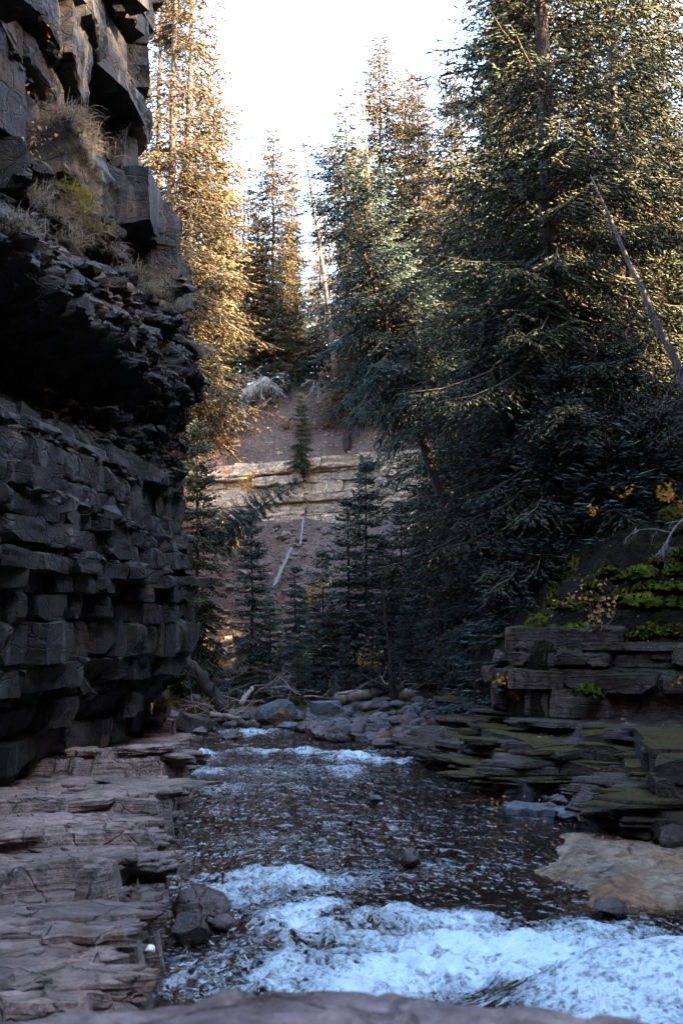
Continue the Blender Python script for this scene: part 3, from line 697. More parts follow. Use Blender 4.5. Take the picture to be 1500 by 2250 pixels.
tier(5, 9, .02, .05, .42, .7, 1.5); tier(5, 9, .10, .40, .82, .8, 1.6, .05); tier(5, 9, .22, .80, 1.22, .9, 1.8, .05)
for i in range(46):                      # undercut lower courses
    k = r4.choice([0, 1, 2, 2, 3, 4, 6, 7, 8]); (ax, ay), (bx, by) = RP[k], RP[k + 1]; t = r4.random()
    x, y = ax + (bx - ax) * t + .25, ay + (by - ay) * t + .2
    put('stone_slab', r4.choice(mvar), (x, y, r4.uniform(-.05, .34)), (r4.uniform(.7, 1.3), r4.uniform(.6, 1.1), r4.uniform(.08, .18)), (r4.gauss(0, .03), r4.gauss(0, .03), r4.uniform(0, 3)), terr)

# brown block wall above the terrace, earth and moss above that
wp = Path([(9.5, 18.6), (6.5, 19.7), (5.0, 20.5), (3.75, 21.2), (3.62, 21.9), (3.9, 24), (4.3, 28)], smooth=2)
rngw = np.random.default_rng(6)
WL = make_layers(.8, 2.75, rngw, lambda z: (.25, .6, .5, 1.5, .09, .35)); layer_cells(WL, 0, wp.L, rngw)
def wall_off(S, Z):
    pr = np.interp(Z, [.8, 1.15, 1.3, 1.5, 2.0, 2.5, 2.75], [-.45, -.40, -.05, .05, .12, .05, -.25])
    return pr + cell_offset(S, Z + .06 * vn(S * .6, Z * 0, None, 3), WL, .05) + .22 * fbm(S * 1.3, Z * 1.8, seed=71, o=5) + .08 * fbm(S * 4, Z * 4, seed=73, o=3, ridge=True) + .12 * fbm(S * .5, Z, seed=72)
wsg = -1.0
S, Z = np.meshgrid(np.arange(0, wp.L, .05), np.arange(.8, 2.76, .04))
X0, Y0, NX, NY = wp.at(S)
if float(wp.at(np.array(4.0))[3]) > 0: NX, NY = -NX, -NY; wsg = -1.0
else: wsg = 1.0
O = wall_off(S, Z)
owall = obj('mossy_outcrop', mesh_np('mossy_outcrop', np.stack([X0 + NX * O, Y0 + NY * O, Z], -1).reshape(-1, 3), [grid_faces(*S.shape)], M['mossrock']))
tag(owall, 'brown mossy rock outcrop with a dark undercut above the terrace', kind='structure')
wvar = [rock_mesh('rock_block', 150 + i, M['mossrock'], 'block', 2) for i in range(8)]
for l in WL:
    if l['thin']: continue
    for j in range(len(l['b']) - 1):
        sm = (l['b'][j] + l['b'][j + 1]) / 2
        if not 1.0 < sm < 9.5 or r4.random() < .2: continue
        x, y, nx, ny = [float(v) for v in wp.at(np.array(sm))]; nx *= wsg; ny *= wsg
        zm = l['z'] + l['t'] / 2; o_ = float(wall_off(np.array([sm]), np.array([zm]))[0]); dp = .6; pr = r4.uniform(.04, .22)
        put('rock_block', r4.choice(wvar), (x + nx * (o_ + pr - dp / 2), y + ny * (o_ + pr - dp / 2), zm), ((l['b'][j + 1] - l['b'][j]) * 1.0, dp, l['t']), (r4.gauss(0, .04), r4.gauss(0, .04), math.atan2(nx, -ny) + r4.gauss(0, .08)), owall)
def bank_z(X, Y):
    yf = 21.15 - (X - 3.7) * .42
    e_ = np.minimum((X - 3.9) * .95 + .12 * (Y - 22), Y - yf) + .22 * fbm(X * .9, Y * .9, seed=81, o=4)
    z = 2.35 + np.interp(e_, [-.3, -.05, .12, .5, .62, 1.0, 1.12, 1.6, 1.9, 2.6, 4, 9], [-2.5, .1, .35, .5, .95, 1.1, 1.6, 1.8, 2.5, 2.9, 3.2, 4.0])
    return z + .22 * fbm(X * 1.6, Y * 1.6, seed=82, o=5) + .10 * fbm(X * 4, Y * 4, seed=83, o=4, ridge=True)
xs = np.arange(3.3, 11, .05); ys = np.arange(18.2, 28, .06)
XX, YY = np.meshgrid(xs, ys)
bank = obj('earth_bank', mesh_np('earth_bank', np.stack([XX, YY, bank_z(XX, YY)], -1).reshape(-1, 3), [grid_faces(len(ys), len(xs))], M['earth']))
tag(bank, 'dark overhung earth bank with moss above the brown outcrop', kind='structure')

# ------------------------------------------------------------------ pale sandstone band
sp = Path([(-16, 55.0), (-10.2, 55.6), (-8.6, 56.0), (-8.3, 56.9), (-4, 57.0), (2, 56.6), (9, 56.0)], smooth=2)
rngs = np.random.default_rng(5)
SL = make_layers(8.7, 12.7, rngs, lambda z: (.30, .75, .7, 2.6, .10, .35)); layer_cells(SL, 0, sp.L, rngs)
def tilt(S): return .075 * (sp.at(S)[0] + 2)
def sand_off(S, Z):
    return np.interp(Z, [8.7, 9.2, 9.8, 10.7, 10.9, 12.2, 12.7], [.5, .3, .25, .2, .0, .1, -.1]) + cell_offset(S, Z + .08 * vn(S * .3, Z * 0, None, 4), SL, .10) + .15 * fbm(S * .6, Z * 1.2, seed=91, o=5) + .06 * fbm(S * 2.5, Z * 4, seed=92, o=3)
S, Z = np.meshgrid(np.arange(0, sp.L, .07), np.arange(8.6, 12.75, .045))
X0, Y0, NX, NY = sp.at(S); O = sand_off(S, Z)
ssg = 1.0 if float(sp.at(np.array(8.0))[3]) < 0 else -1.0
NX, NY = NX * ssg, NY * ssg
Vs = np.stack([X0 + NX * O, Y0 + NY * O, Z + tilt(S)], -1)
back = Vs[-1].copy(); back[:, 1] += 2.2; back[:, 2] += .25
Vs = np.concatenate([Vs, back[None]], 0)
band = obj('sandstone_band', mesh_np('sandstone_band', Vs.reshape(-1, 3), [grid_faces(Vs.shape[0], Vs.shape[1])], M['sand']))
tag(band, 'pale layered sandstone band across the far slope', kind='structure')
sbv = [rock_mesh('sandstone_block', 170 + i, M['sand'], 'block', 2) for i in range(10)]
for l in SL:
    if l['thin']: continue
    for j in range(len(l['b']) - 1):
        sm = (l['b'][j] + l['b'][j + 1]) / 2
        if not 3.5 < sm < sp.L - 1 or r4.random() < .22: continue
        x, y, nx, ny = [float(v) for v in sp.at(np.array(sm))]; nx *= ssg; ny *= ssg
        zm = l['z'] + l['t'] / 2; o_ = float(sand_off(np.array([sm]), np.array([zm]))[0]); dp = .8; pr = r4.uniform(.02, .16)
        put('sandstone_block', r4.choice(sbv), (x + nx * (o_ + pr - dp / 2), y + ny * (o_ + pr - dp / 2), zm + float(tilt(np.array(sm)))), ((l['b'][j + 1] - l['b'][j]) * 1.0, dp, l['t'] * .98), (r4.gauss(0, .03), -.06 + r4.gauss(0, .03), math.atan2(nx, -ny) + r4.gauss(0, .06)), band)

# ------------------------------------------------------------------ scree and litter on the slopes (uncountable)
n = 3200
X = rng.uniform(-14, 8, n); Y = rng.uniform(45.5, 56, n)
scatter_rocks('scree', np.stack([X, Y, H(X, Y) + .02], -1), rng.gamma(1.2, .055, n) + .03, M['scree'], None, 6, .9)
bpy.data.objects['scree']['label'] = 'loose stone scree on the slope below the sandstone band'
n = 1500
X = rng.uniform(-12, 6, n); Y = rng.uniform(57.5, 63, n)
o_ = scatter_rocks('bank_pebbles', np.stack([X, Y, H(X, Y) + .01], -1), rng.gamma(1.2, .03, n) + .02, M['sand'], None, 7, .6)
o_['label'] = 'scattered pale pebbles on the bare soil bank'
def leaf_litter(name, X, Y, Zv, size, mat, label, seed):
    rg = np.random.default_rng(seed); n = len(X)
    a1, a2 = rg.normal(size=(n, 3)), rg.normal(size=(n, 3)); a1[:, 2] *= .5; a2[:, 2] *= .5
    a1 /= np.linalg.norm(a1, axis=1, keepdims=True); a2 -= a1 * (a1 * a2).sum(1, keepdims=True); a2 /= np.linalg.norm(a2, axis=1, keepdims=True)
    s_ = (size * rg.uniform(.6, 1.4, n))[:, None]; c = np.stack([X, Y, Zv], -1)
    V = np.stack([c + a1 * s_, c + a2 * s_ * .6, c - a1 * s_, c - a2 * s_ * .6], 1).reshape(-1, 3)
    o = obj(name, mesh_np(name, V, [np.arange(4 * n).reshape(-1, 4)], mat, False, {'var': np.repeat(rg.random(n), 4)}))
    return tag(o, label, kind='stuff')
n = 7000
X = rng.uniform(-13, 8, n); Y = rng.uniform(40, 63, n)
leaf_litter('fallen_leaves', X, Y, H(X, Y) + .04, .055, M['leaf_brown'], 'brown fallen leaves scattered over the scree slope', 3)
n = 2500
X = rng.uniform(-1, 10, n); Y = rng.uniform(27, 45, n)
leaf_litter('forest_litter', X, Y, H(X, Y) + .04, .05, M['leaf_brown'], 'leaf litter on the forest floor under the spruces', 4)

# ------------------------------------------------------------------ stones in and beside the creek
stv = [rock_mesh('river_stone', 300 + i, M['river'], 'stone', 2) for i in range(10)]
stv2 = [rock_mesh('river_stone', 320 + i, M['greyrock'], 'stone', 2) for i in range(4)]
stv3 = [rock_mesh('river_stone', 330 + i, M['rustrock'], 'stone', 2) for i in range(3)]
def hit(px, py):                         # where the view ray meets ground or water
    r_ = ray(px, py); Ys = np.arange(9, 75, .05); k = Ys / r_[1]
    z_ = CAMZ + r_[2] * k; g = np.maximum(H(r_[0] * k, Ys), -.04)
    if not (z_ < g).any(): return P(px, py, 62.5)
    i = int(np.argmax(z_ < g)); return Vector((r_[0] * k[i], Ys[i], g[i]))
def stone(name, px, py, wpx, hpx, me, label, cat, group=None, rot=None, z=None, dep=1.0, Y=None):
    """a stone whose foot is seen at px,py"""
    c = G(px, py, z) if z is not None else (hit(px, py) if py < 1640 else G(px, py, 0.0))
    m = c.y / F; sx = wpx * m; sz = hpx * m * 1.25
    o = put(name, me, (c.x, c.y + sx * .3, c.z + sz * .30), (sx * 1.15, sx * dep, sz * 1.1), rot or (random.gauss(0, .1), random.gauss(0, .1), random.uniform(0, 6)))
    return tag(o, label, cat, group)
stone('boulder', 605, 1592, 74, 48, rock_mesh('boulder', 402, M['greyrock'], 'stone', 3), 'large smooth grey boulder in midstream behind the rusty boulder', 'boulder', rot=(0, -.16, .25), dep=.9)
stone('boulder', 620, 1598, 40, 36, rock_mesh('boulder', 405, M['rustrock'], 'stone', 3), 'rusty orange boulder leaning against the large grey boulder', 'boulder', rot=(0, .3, 1.1))
stone('boulder', 716, 1576, 52, 28, rock_mesh('boulder', 403, M['greyrock'], 'block', 2), 'flat topped grey boulder at the butt of the long driftwood log', 'boulder', rot=(0, -.05, .3))
stone('boulder', 634, 1602, 42, 13, stv2[0], 'small flat bluish stone below the rusty boulder', 'stone')
stone('boulder', 845, 1642, 46, 18, stv[1], 'low rounded stone alone in the water before the gravel bar', 'stone', rot=(0, 0, .3))
stone('boulder', 790, 1617, 40, 24, stv[2], 'yellowish blocky stone at the water edge of the gravel bar', 'stone')
stone('boulder', 432, 1606, 66, 24, rock_mesh('boulder', 407, M['river'], 'block', 2), 'angular dark slab boulder beside the grassy stump end of the ledge', 'boulder', rot=(.1, .25, .5))
stone('boulder', 395, 1600, 46, 26, rock_mesh('boulder', 408, M['river'], 'block', 2), 'tilted dark slab boulder propped against the ledge tip', 'boulder', rot=(.1, .3, .2))
stone('boulder', 440, 2030, 100, 62, rock_mesh('boulder', 409, M['wetrock'], 'stone', 3), 'wet brown boulder wedged under the flagstone ledge', 'boulder', rot=(.2, .1, .5))
stone('boulder', 415, 2065, 70, 50, rock_mesh('boulder', 410, M['wetrock'], 'stone', 3), 'small wet rock in the nook below the ledge', 'stone')
stone('boulder', 490, 2040, 42, 24, rock_mesh('boulder', 411, M['wetrock'], 'stone', 2), 'reddish wet stone beside the foam under the ledge', 'stone')
stone('boulder', 825, 1762, 26, 12, stv2[1], 'small dark stone breaking the surface midstream', 'stone')
stone('boulder', 905, 1900, 42, 28, rock_mesh('boulder', 412, M['wetrock'], 'stone', 2), 'dark wet stone poking out above the rapids', 'stone')
stone('boulder', 1170, 1752, 76, 38, rock_mesh('boulder', 413, M['greyrock'], 'block', 2), 'blocky dark grey boulder on the spit below the mossy terrace', 'boulder', rot=(.1, .1, .4))
stone('boulder', 1160, 1800, 105, 22, slab_mesh('boulder', 414, M['greyrock'], 2), 'long flat grey slab half in the water on the spit', 'stone', rot=(.03, .05, .1))
stone('boulder', 1128, 1752, 30, 24, stv2[2], 'small pointed stone at the tip of the spit', 'stone')
stone('boulder', 1310, 1800, 62, 48, rock_mesh('boulder', 415, M['mossslab'], 'block', 2), 'mossy wedge shaped boulder between the spit and mossy block', 'boulder', rot=(.2, .5, .3))
stone('boulder', 1360, 1795, 60, 34, rock_mesh('boulder', 416, M['mossslab'], 'stone', 2), 'rounded mossy stone at the foot of the near terrace block', 'stone')
stone('boulder', 1240, 1705, 150, 22, slab_mesh('boulder', 417, M['greyrock'], 2), 'broad wet slab under the terrace overhang', 'stone', rot=(.02, .08, .1))
stone('boulder', 1400, 1850, 80, 40, rock_mesh('boulder', 418, M['mossslab'], 'stone', 2), 'dark mossy stone beside the tan rock shelf', 'stone')
stone('boulder', 1490, 1870, 60, 46, rock_mesh('boulder', 419, M['mossslab'], 'stone', 2), 'yellow mossy stone above the tan rock shelf', 'stone')
stone('boulder', 1345, 2010, 60, 26, rock_mesh('boulder', 420, M['wetrock'], 'stone', 2), 'brown wet stone at the lower lip of the tan shelf', 'stone')
r5 = random.Random(12)
for i in range(150):                     # gravel bar
    t = r5.random(); px = 640 + 330 * t + r5.gauss(0, 12); py = r5.uniform(1568, 1612) + (10 if px > 700 else -4) + 10 * math.sin(t * 3)
    wd = r5.uniform(14, 40)
    me = r5.choice(stv + stv + stv2[:1] + stv3[:1])
    stone('river_stone', px, py, wd, wd * r5.uniform(.3, .6), me, 'angular brown or grey stone lying in the gravel bar', 'stone', 'stones of the gravel bar')
for i in range(34):                      # spit
    px = r5.uniform(1190, 1330); py = 1762 + (px - 1190) * .22 + r5.uniform(-12, 26)
    wd = r5.uniform(14, 34)
    stone('river_stone', px, py, wd, wd * r5.uniform(.3, .55), r5.choice(stv + stv2), 'small grey stone on the stony spit below the mossy terrace', 'stone', 'stones of the spit', z=r5.uniform(0, .08))
for i in range(26):                      # by the far pool
    px = r5.uniform(385, 560); py = r5.uniform(1478, 1545); wd = r5.uniform(12, 34)
    stone('river_stone', px, py, wd, wd * .5, r5.choice(stv + stv2), 'stone on the far shore of the dark pool behind the leaning log', 'stone', 'stones by the far pool')
for i in range(16):
    px = r5.uniform(430, 600); py = r5.uniform(1570, 1625); wd = r5.uniform(14, 34)
    stone('river_stone', px, py, wd, wd * .45, r5.choice(stv), 'dark stone among the small rapids before the grey boulder', 'stone', 'stones in the small rapids', z=-.05)
for i in range(90):
    px = r5.uniform(720, 1080); py = r5.uniform(1535, 1600); wd = r5.uniform(16, 40)
    stone('river_stone', px, py, wd, wd * .45, r5.choice(stv + stv2), 'flat stone on the shore between the driftwood logs and terrace', 'stone', 'shore stones by the logs')

# tan shelf at the water line
xs = np.arange(2.3, 6.5, .03); ys = np.arange(10.2, 15.4, .035)
XX, YY = np.meshgrid(xs, ys)
c0 = [G(1240, 1835), G(1330, 1820), G(1520, 1850), G(1720, 1850), G(1700, 1990), G(1500, 1992), G(1330, 1985), G(1290, 1950), G(1235, 1915)]
ds = poly_dist(XX, YY, [(c.x, c.y) for c in c0])
zs = np.clip((ds + .25 * fbm(XX * 1.1, YY * 1.1, seed=95, o=4)) * .30, -.5, .07) + .085 * fbm(XX * 1.8, YY * 1.8, seed=96, o=5) + .015 * fbm(XX * 6, YY * 6, seed=97, o=3) - .005
shelf = obj('rock_shelf', mesh_np('rock_shelf', np.stack([XX, YY, zs], -1).reshape(-1, 3), [grid_faces(len(ys), len(xs))], M['paleshelf'], True))
tag(shelf, 'tan wet rock shelf awash at the water edge', kind='structure')

# foreground rocks
def big_rock(name, cx, cy, rx, ry, ztop, zbot, mat, seed, label, cat='rock'):
    n1, n2 = 110, 80
    u = np.linspace(-1, 1, n1); v = np.linspace(-1, 1, n2); U, Vv = np.meshgrid(u, v)
    r = np.maximum(np.abs(U), np.abs(Vv)); q = np.hypot(U, Vv) + 1e-9
    Ux, Vy = U * r / q, Vv * r / q
    rr = r
    X = cx + rx * Ux; Y = cy + ry * Vy
    edge = rr + .10 * fbm(X * 1.3, Y * 1.3, seed=seed, o=4)
    z = ztop - (ztop - zbot) * sst(.80, 1.08, edge) + .09 * fbm(X * 1.2, Y * 1.2, seed=seed + 1, o=5) + .04 * stairs(fbm(X * .8, Y * 2.0, seed=seed + 2, o=3) * 3, .6) - .02
    return tag(obj(name, mesh_np(name, np.stack([X, Y, z], -1).reshape(-1, 3), [grid_faces(n2, n1)], mat, True)), label, cat)
big_rock('foreground_rock', -.15, 2.45, 1.75, 1.28, 1.84, .2, M['rim'], 500, 'broad blurred flagstone rim closest to the camera', 'rock')
big_rock('wet_rock', 2.55, 5.3, .75, .75, .80, -.5, M['wetrock'], 503, 'dark wet rock beside the lip of the cascade', 'rock')
big_rock('foreground_rock', 1.15, 2.95, 0.55, .5, 1.70, .2, M['rim'], 506, 'low brown stone rim jutting under the white foam pool', 'rock')
for (px, py, s_, z, lb) in [(330, 2085, .05, .55, 'small lump of dried white foam stuck on the ledge corner')]:
    me = rock_mesh('foam_lump', 510 + px, M['foam'], 'stone', 3)
    c = G(px, py, z); tag(put('foam_lump', me, c, (s_ * 1.6, s_, s_ * 1.2), (0, .3, .4)), lb, 'foam')

# moss cushions
def bank_hit(px, py, Y0):
    r_ = ray(px, py); Ys = np.arange(18.5, 27, .02); k = Ys / r_[1]; x_, z_ = r_[0] * k, CAMZ + r_[2] * k
    wx_ = np.interp(x_, [3.6, 3.75, 5.0, 6.5, 9.5], [22.5, 21.2, 20.5, 19.7, 18.6])
    g = np.maximum(bank_z(x_, Ys), np.where((Ys > wx_ + .05) & (x_ > 3.65), 2.7, -9))
    w_ = np.where(z_ < g)[0]
    return Vector((x_[w_[0]], Ys[w_[0]], z_[w_[0]])) if len(w_) else P(px, py, Y0)
def cushion(px, py, wpx, hpx, Y, mat, label, seed, group=None):
    c = bank_hit(px, py, Y) if py < 1420 else P(px, py, Y)
    Y = c.y; c.z -= hpx * Y / F * .25; m = Y / F
    rg = np.random.default_rng(seed)
    u = np.linspace(0, 2 * np.pi, 40, endpoint=False); v = np.linspace(0, 1, 14)
    U, Vv = np.meshgrid(u, v)
    r = np.sin(Vv * np.pi * .55) / np.sin(np.pi * .55); z = np.cos(Vv * np.pi * .55)
    lob = 1 + .22 * vn(np.cos(U) * 2.2 + seed, np.sin(U) * 2.2, None, seed) 
    X = wpx * m * .5 * r * np.cos(U) * lob; Yv = wpx * m * .42 * r * np.sin(U) * lob; Zv = hpx * m * (z + .28 * fbm(X * 5 + seed, Yv * 5, None, 4, seed)) 
    V = np.stack([X, Yv, Zv], -1); V += .03 * rg.normal(size=V.shape)
    V = V.reshape(-1, 3); i = np.arange(13 * 40); rI, cI = i // 40, i % 40
    q = np.stack([rI * 40 + cI, (rI + 1) * 40 + cI, (rI + 1) * 40 + (cI + 1) % 40, rI * 40 + (cI + 1) % 40], 1)
    o = obj('moss_cushion', mesh_np('moss_cushion', V, [q], mat, True)); o.location = c
    return tag(o, label, 'moss', group)
cushion(1408, 1262, 82, 24, 21.2, M['moss'], 'bright green moss cushion below the bare grey branch', 1)
cushion(1480, 1255, 64, 24, 21.0, M['moss'], 'bright moss mound at the frame edge beside the bare branch', 2)
cushion(1415, 1322, 110, 26, 20.8, M['moss'], 'long bright moss cushion on the lip of the brown outcrop', 3)
cushion(1490, 1325, 60, 30, 20.6, M['moss'], 'drooping bright moss pad at the end of the outcrop lip', 4)
cushion(1480, 1292, 80, 16, 20.9, M['moss'], 'thin moss strip between the two rows of cushions', 5)
cushion(1190, 1372, 72, 34, 22.2, M['moss_dark'], 'ochre moss cap on the corner of the outcrop', 6)
cushion(1480, 1140, 80, 36, 22.0, M['moss_dark'], 'dull moss mound under the orange leaves', 7)
cushion(1295, 1520, 60, 22, 20.0, M['moss_dark'], 'ochre moss tuft at the foot of the outcrop wall', 8)
cushion(1255, 1260, 40, 60, 22.6, M['moss_dark'], 'steep moss rib on the edge of the earth bank', 9)
cushion(1215, 1330, 40, 40, 22.5, M['moss_dark'], 'moss rib leading down to the corner cap', 10)
cushion(1495, 1215, 60, 16, 21.3, M['moss'], 'thin bright moss pad above the bare branch fork', 11)

rc = random.Random(17)
for i in range(13):
    px = 1165 + i * 26 + rc.uniform(-9, 9)
    cushion(px, 1392 + rc.uniform(-14, 8), rc.uniform(38, 80), rc.uniform(8, 18), 21, M['moss_dark' if rc.random() < .6 else 'moss'], 'low dull moss pad along the crest of the brown outcrop', 30 + i, 'moss pads along the outcrop crest')
for i in range(16):
    px = rc.uniform(1230, 1500); py = 1345 - (px - 1230) * .75 * rc.random() - rc.uniform(0, 30)
    cushion(px, py, rc.uniform(30, 70), rc.uniform(8, 18), 21.5, M['moss_dark'], 'dark ochre moss patch on the slope of the earth bank', 60 + i, 'moss patches on the earth bank')

# ------------------------------------------------------------------ spruces
def spruce(seed, h, crown0, Lmax, nb, tw_sp, sp_sp, sp_len, sp_w, droop, r0, needle, shape=.8, gap=.0, hang=.35, bare=0, up=.6, wob=.12):
    """returns (trunk mesh, crown mesh): limbs, side twigs and needle sprays"""
    rg = np.random.default_rng(seed)
    zt = np.linspace(-.6, h, 26)
    wx = wob * fbm(zt * .22 + seed, zt * 0, o=3, seed=seed); wy = wob * fbm(zt * .22 + seed + 50, zt * 0, o=3, seed=seed + 1)
    def ctr(z): return np.interp(z, zt, wx), np.interp(z, zt, wy)
    rad = r0 * np.clip(1 - np.clip(zt, 0, h) / h, 0, 1) ** .85 + .012; rad[:2] *= 1.3
    tb = MB(); tb.tube(np.stack([wx, wy, zt], 1), rad, 9)
    for k in range(bare):                # dead lower limbs
        z = h * rg.uniform(.06, max(crown0 * 1.5, .3)); az = rg.uniform(0, 6.28); L = Lmax * rg.uniform(.25, .6)
        u = np.linspace(0, 1, 5); cx_, cy_ = ctr(z)
        pts = np.stack([cx_ + np.cos(az) * L * u, cy_ + np.sin(az) * L * u, z - .35 * L * u ** 1.5 + .05 * rg.normal(size=5)], 1)
        tb.tube(pts, .022 * (1 - u) + .005, 3)
        for q in range(3):
            i = rg.integers(1, 4); d = rg.normal(size=3) * .25 * L; d[2] -= .12 * L
            tb.tube([pts[i], pts[i] + d * .5, pts[i] + d + [0, 0, -.05]], [.008, .006, .003], 3)
    trunk = tb.mesh('trunk', M['bark'], True)
    t = np.sort(rg.random(nb)); nw = h / (.40 + .019 * h); t = np.clip((np.round(t * nw) + rg.normal(size=nb) * .17) / nw, 0, 1) * .985
    az = np.arange(nb) * 2.39996 + rg.normal(size=nb) * .5
    sh = np.clip((1 - t), .0, 1) ** shape * (.62 + .38 * np.clip(t / .15, 0, 1)) + .035
    L = Lmax * sh * rg.uniform(.62, 1.12, nb)
    gn = vn(np.cos(az) * 1.3, np.sin(az) * 1.3, t * h * .45, seed)
    keep = gn > -1 + gap * 1.6
    L = np.where(gn < -.45 + gap, L * .7, L)
    t, az, L, gn = t[keep], az[keep], L[keep], gn[keep]; nb = len(t)
    z0 = h * (crown0 + (1 - crown0) * t)
    slope = -.30 + (up + .30) * t ** 1.3 + rg.normal(size=nb) * .10
    cx_, cy_ = ctr(z0)
    bvar_ = np.clip(rg.random(nb) * .7 + .3 * (gn * .5 + .5), 0, 1)
    dx, dy = np.cos(az), np.sin(az)
    drp = droop * (1 - .75 * t)
    bend = rg.normal(size=nb) * .12
    def bp(i, u):
        l = L[i]; side = bend[i] * l * u * u
        return np.stack([cx_[i] + dx[i] * l * u - dy[i] * side, cy_[i] + dy[i] * l * u + dx[i] * side, z0[i] + l * (slope[i] * u - drp[i] * u ** 1.6 + .55 * drp[i] * u ** 3.2)], -1)
    cb_V, cb_F = [], []
    # limb wood: three sided
    us = np.linspace(0, 1, 6); I = np.repeat(np.arange(nb), 6); U = np.tile(us, nb)
    pts = bp(I, U).reshape(nb, 6, 3); rr = (.010 * L + .006)[:, None] * (1 - .8 * us)[None]
    ring = []
    for k in range(3):
        an = k * 2.094
        ring.append(pts + np.stack([-np.sin(az)[:, None] * np.cos(an) * rr, np.cos(az)[:, None] * np.cos(an) * rr, np.sin(an) * rr], -1))
    Vw = np.stack(ring, 2).reshape(-1, 3)
    i_, j_, k_ = np.meshgrid(np.arange(nb), np.arange(5), np.arange(3), indexing='ij')
    b0 = (i_ * 18 + j_ * 3); k2 = (k_ + 1) % 3
    Fw = np.stack([b0 + k_, b0 + k2, b0 + 3 + k2, b0 + 3 + k_], -1).reshape(-1, 4)
    # side twigs
    nt_ = np.maximum(3, (2 * L * .9 / tw_sp).astype(int)); B = np.repeat(np.arange(nb), nt_)
    loc = np.arange(len(B)) - np.repeat(np.cumsum(nt_) - nt_, nt_)
    u = .10 + .90 * (loc + rg.random(len(B))) / nt_[B]; u = np.clip(u, 0, 1)
    side = np.where(loc % 2 == 0, 1., -1.)
    p0 = bp(B, u); T = bp(B, np.clip(u + .03, 0, 1.03)) - p0; T /= np.linalg.norm(T, axis=1, keepdims=True)
    Sd = np.stack([-T[:, 1], T[:, 0], 0 * u], -1); Sd /= np.linalg.norm(Sd, axis=1, keepdims=True) + 1e-9
    an = np.radians(rg.normal(56, 12, len(B)))
    dn = hang * rg.uniform(.1, 1.0, len(B)) * (1 - .6 * t[B])
    D = T * np.cos(an)[:, None] + Sd * (side * np.sin(an))[:, None]; D[:, 2] -= dn
    last = loc == nt_[B] - 1; D[last] = T[last]
    D /= np.linalg.norm(D, axis=1, keepdims=True)
    tl = np.clip(.40 * L[B] * (1 - u) ** .65 * np.clip(u * 3.2, .35, 1), sp_len * .9, 1.2) * rg.uniform(.6, 1.2, len(B))
    # needle sprays on every twig
    ns = np.maximum(2, (2 * tl / sp_sp).astype(int)); Q = np.repeat(np.arange(len(B)), ns)
    loc = np.arange(len(Q)) - np.repeat(np.cumsum(ns) - ns, ns)
    v = (loc + rg.random(len(Q))) / ns[Q]; sd_ = np.where(loc % 2 == 0, 1., -1.)
    p = p0[Q] + D[Q] * (v * tl[Q])[:, None]; p[:, 2] -= hang * .5 * v ** 2 * tl[Q]
    S2 = np.cross(D[Q], np.array([0, 0, 1.]) + rg.normal(size=(len(Q), 3)) * .35); S2 /= np.linalg.norm(S2, axis=1, keepdims=True) + 1e-9
    a2 = np.radians(np.where(rg.random(len(Q)) < .52, rg.normal(6, 7, len(Q)), rg.normal(40, 10, len(Q))))
    d = D[Q] * np.cos(a2)[:, None] + S2 * (sd_ * np.sin(a2))[:, None] + rg.normal(size=(len(Q), 3)) * .06; d[:, 2] -= hang * .40
    lt = loc == ns[Q] - 1; d[lt] = D[Q][lt]
    d /= np.linalg.norm(d, axis=1, keepdims=True)
    ln = sp_len * rg.uniform(.65, 1.25, len(Q)) * (1 - .3 * v)
    A = np.cross(d, rg.normal(size=(len(Q), 3))); A /= np.linalg.norm(A, axis=1, keepdims=True) + 1e-9
    Bv = np.cross(d, A); wd = (sp_w * rg.uniform(.7, 1.2, len(Q)))[:, None]
    mid = p + d * (ln * .45)[:, None]; tipp = p + d * ln[:, None]
    Vs = np.stack([p, tipp, mid + A * wd, mid + (-.5 * A + .866 * Bv) * wd, mid + (-.5 * A - .866 * Bv) * wd], 1)
    base = (np.arange(len(Q)) * 5)[:, None] + len(Vw)
    tri = np.concatenate([base + np.array(k) for k in ((0, 3, 2), (0, 4, 3), (0, 2, 4), (1, 2, 3), (1, 3, 4), (1, 4, 2))])
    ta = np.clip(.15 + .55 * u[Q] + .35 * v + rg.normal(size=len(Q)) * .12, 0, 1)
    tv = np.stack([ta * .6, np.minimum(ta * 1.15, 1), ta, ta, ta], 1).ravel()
    vv = np.clip(np.repeat(bvar_[B][Q] + rg.normal(size=len(Q)) * .1, 5), 0, 1)
    V = np.concatenate([Vw, Vs.reshape(-1, 3)])
    fm = np.concatenate([np.ones(len(Fw), int), np.zeros(6 * len(Q), int)])
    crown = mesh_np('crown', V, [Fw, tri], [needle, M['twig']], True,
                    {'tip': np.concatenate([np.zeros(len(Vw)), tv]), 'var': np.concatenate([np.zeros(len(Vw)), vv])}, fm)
    return trunk, crown, h

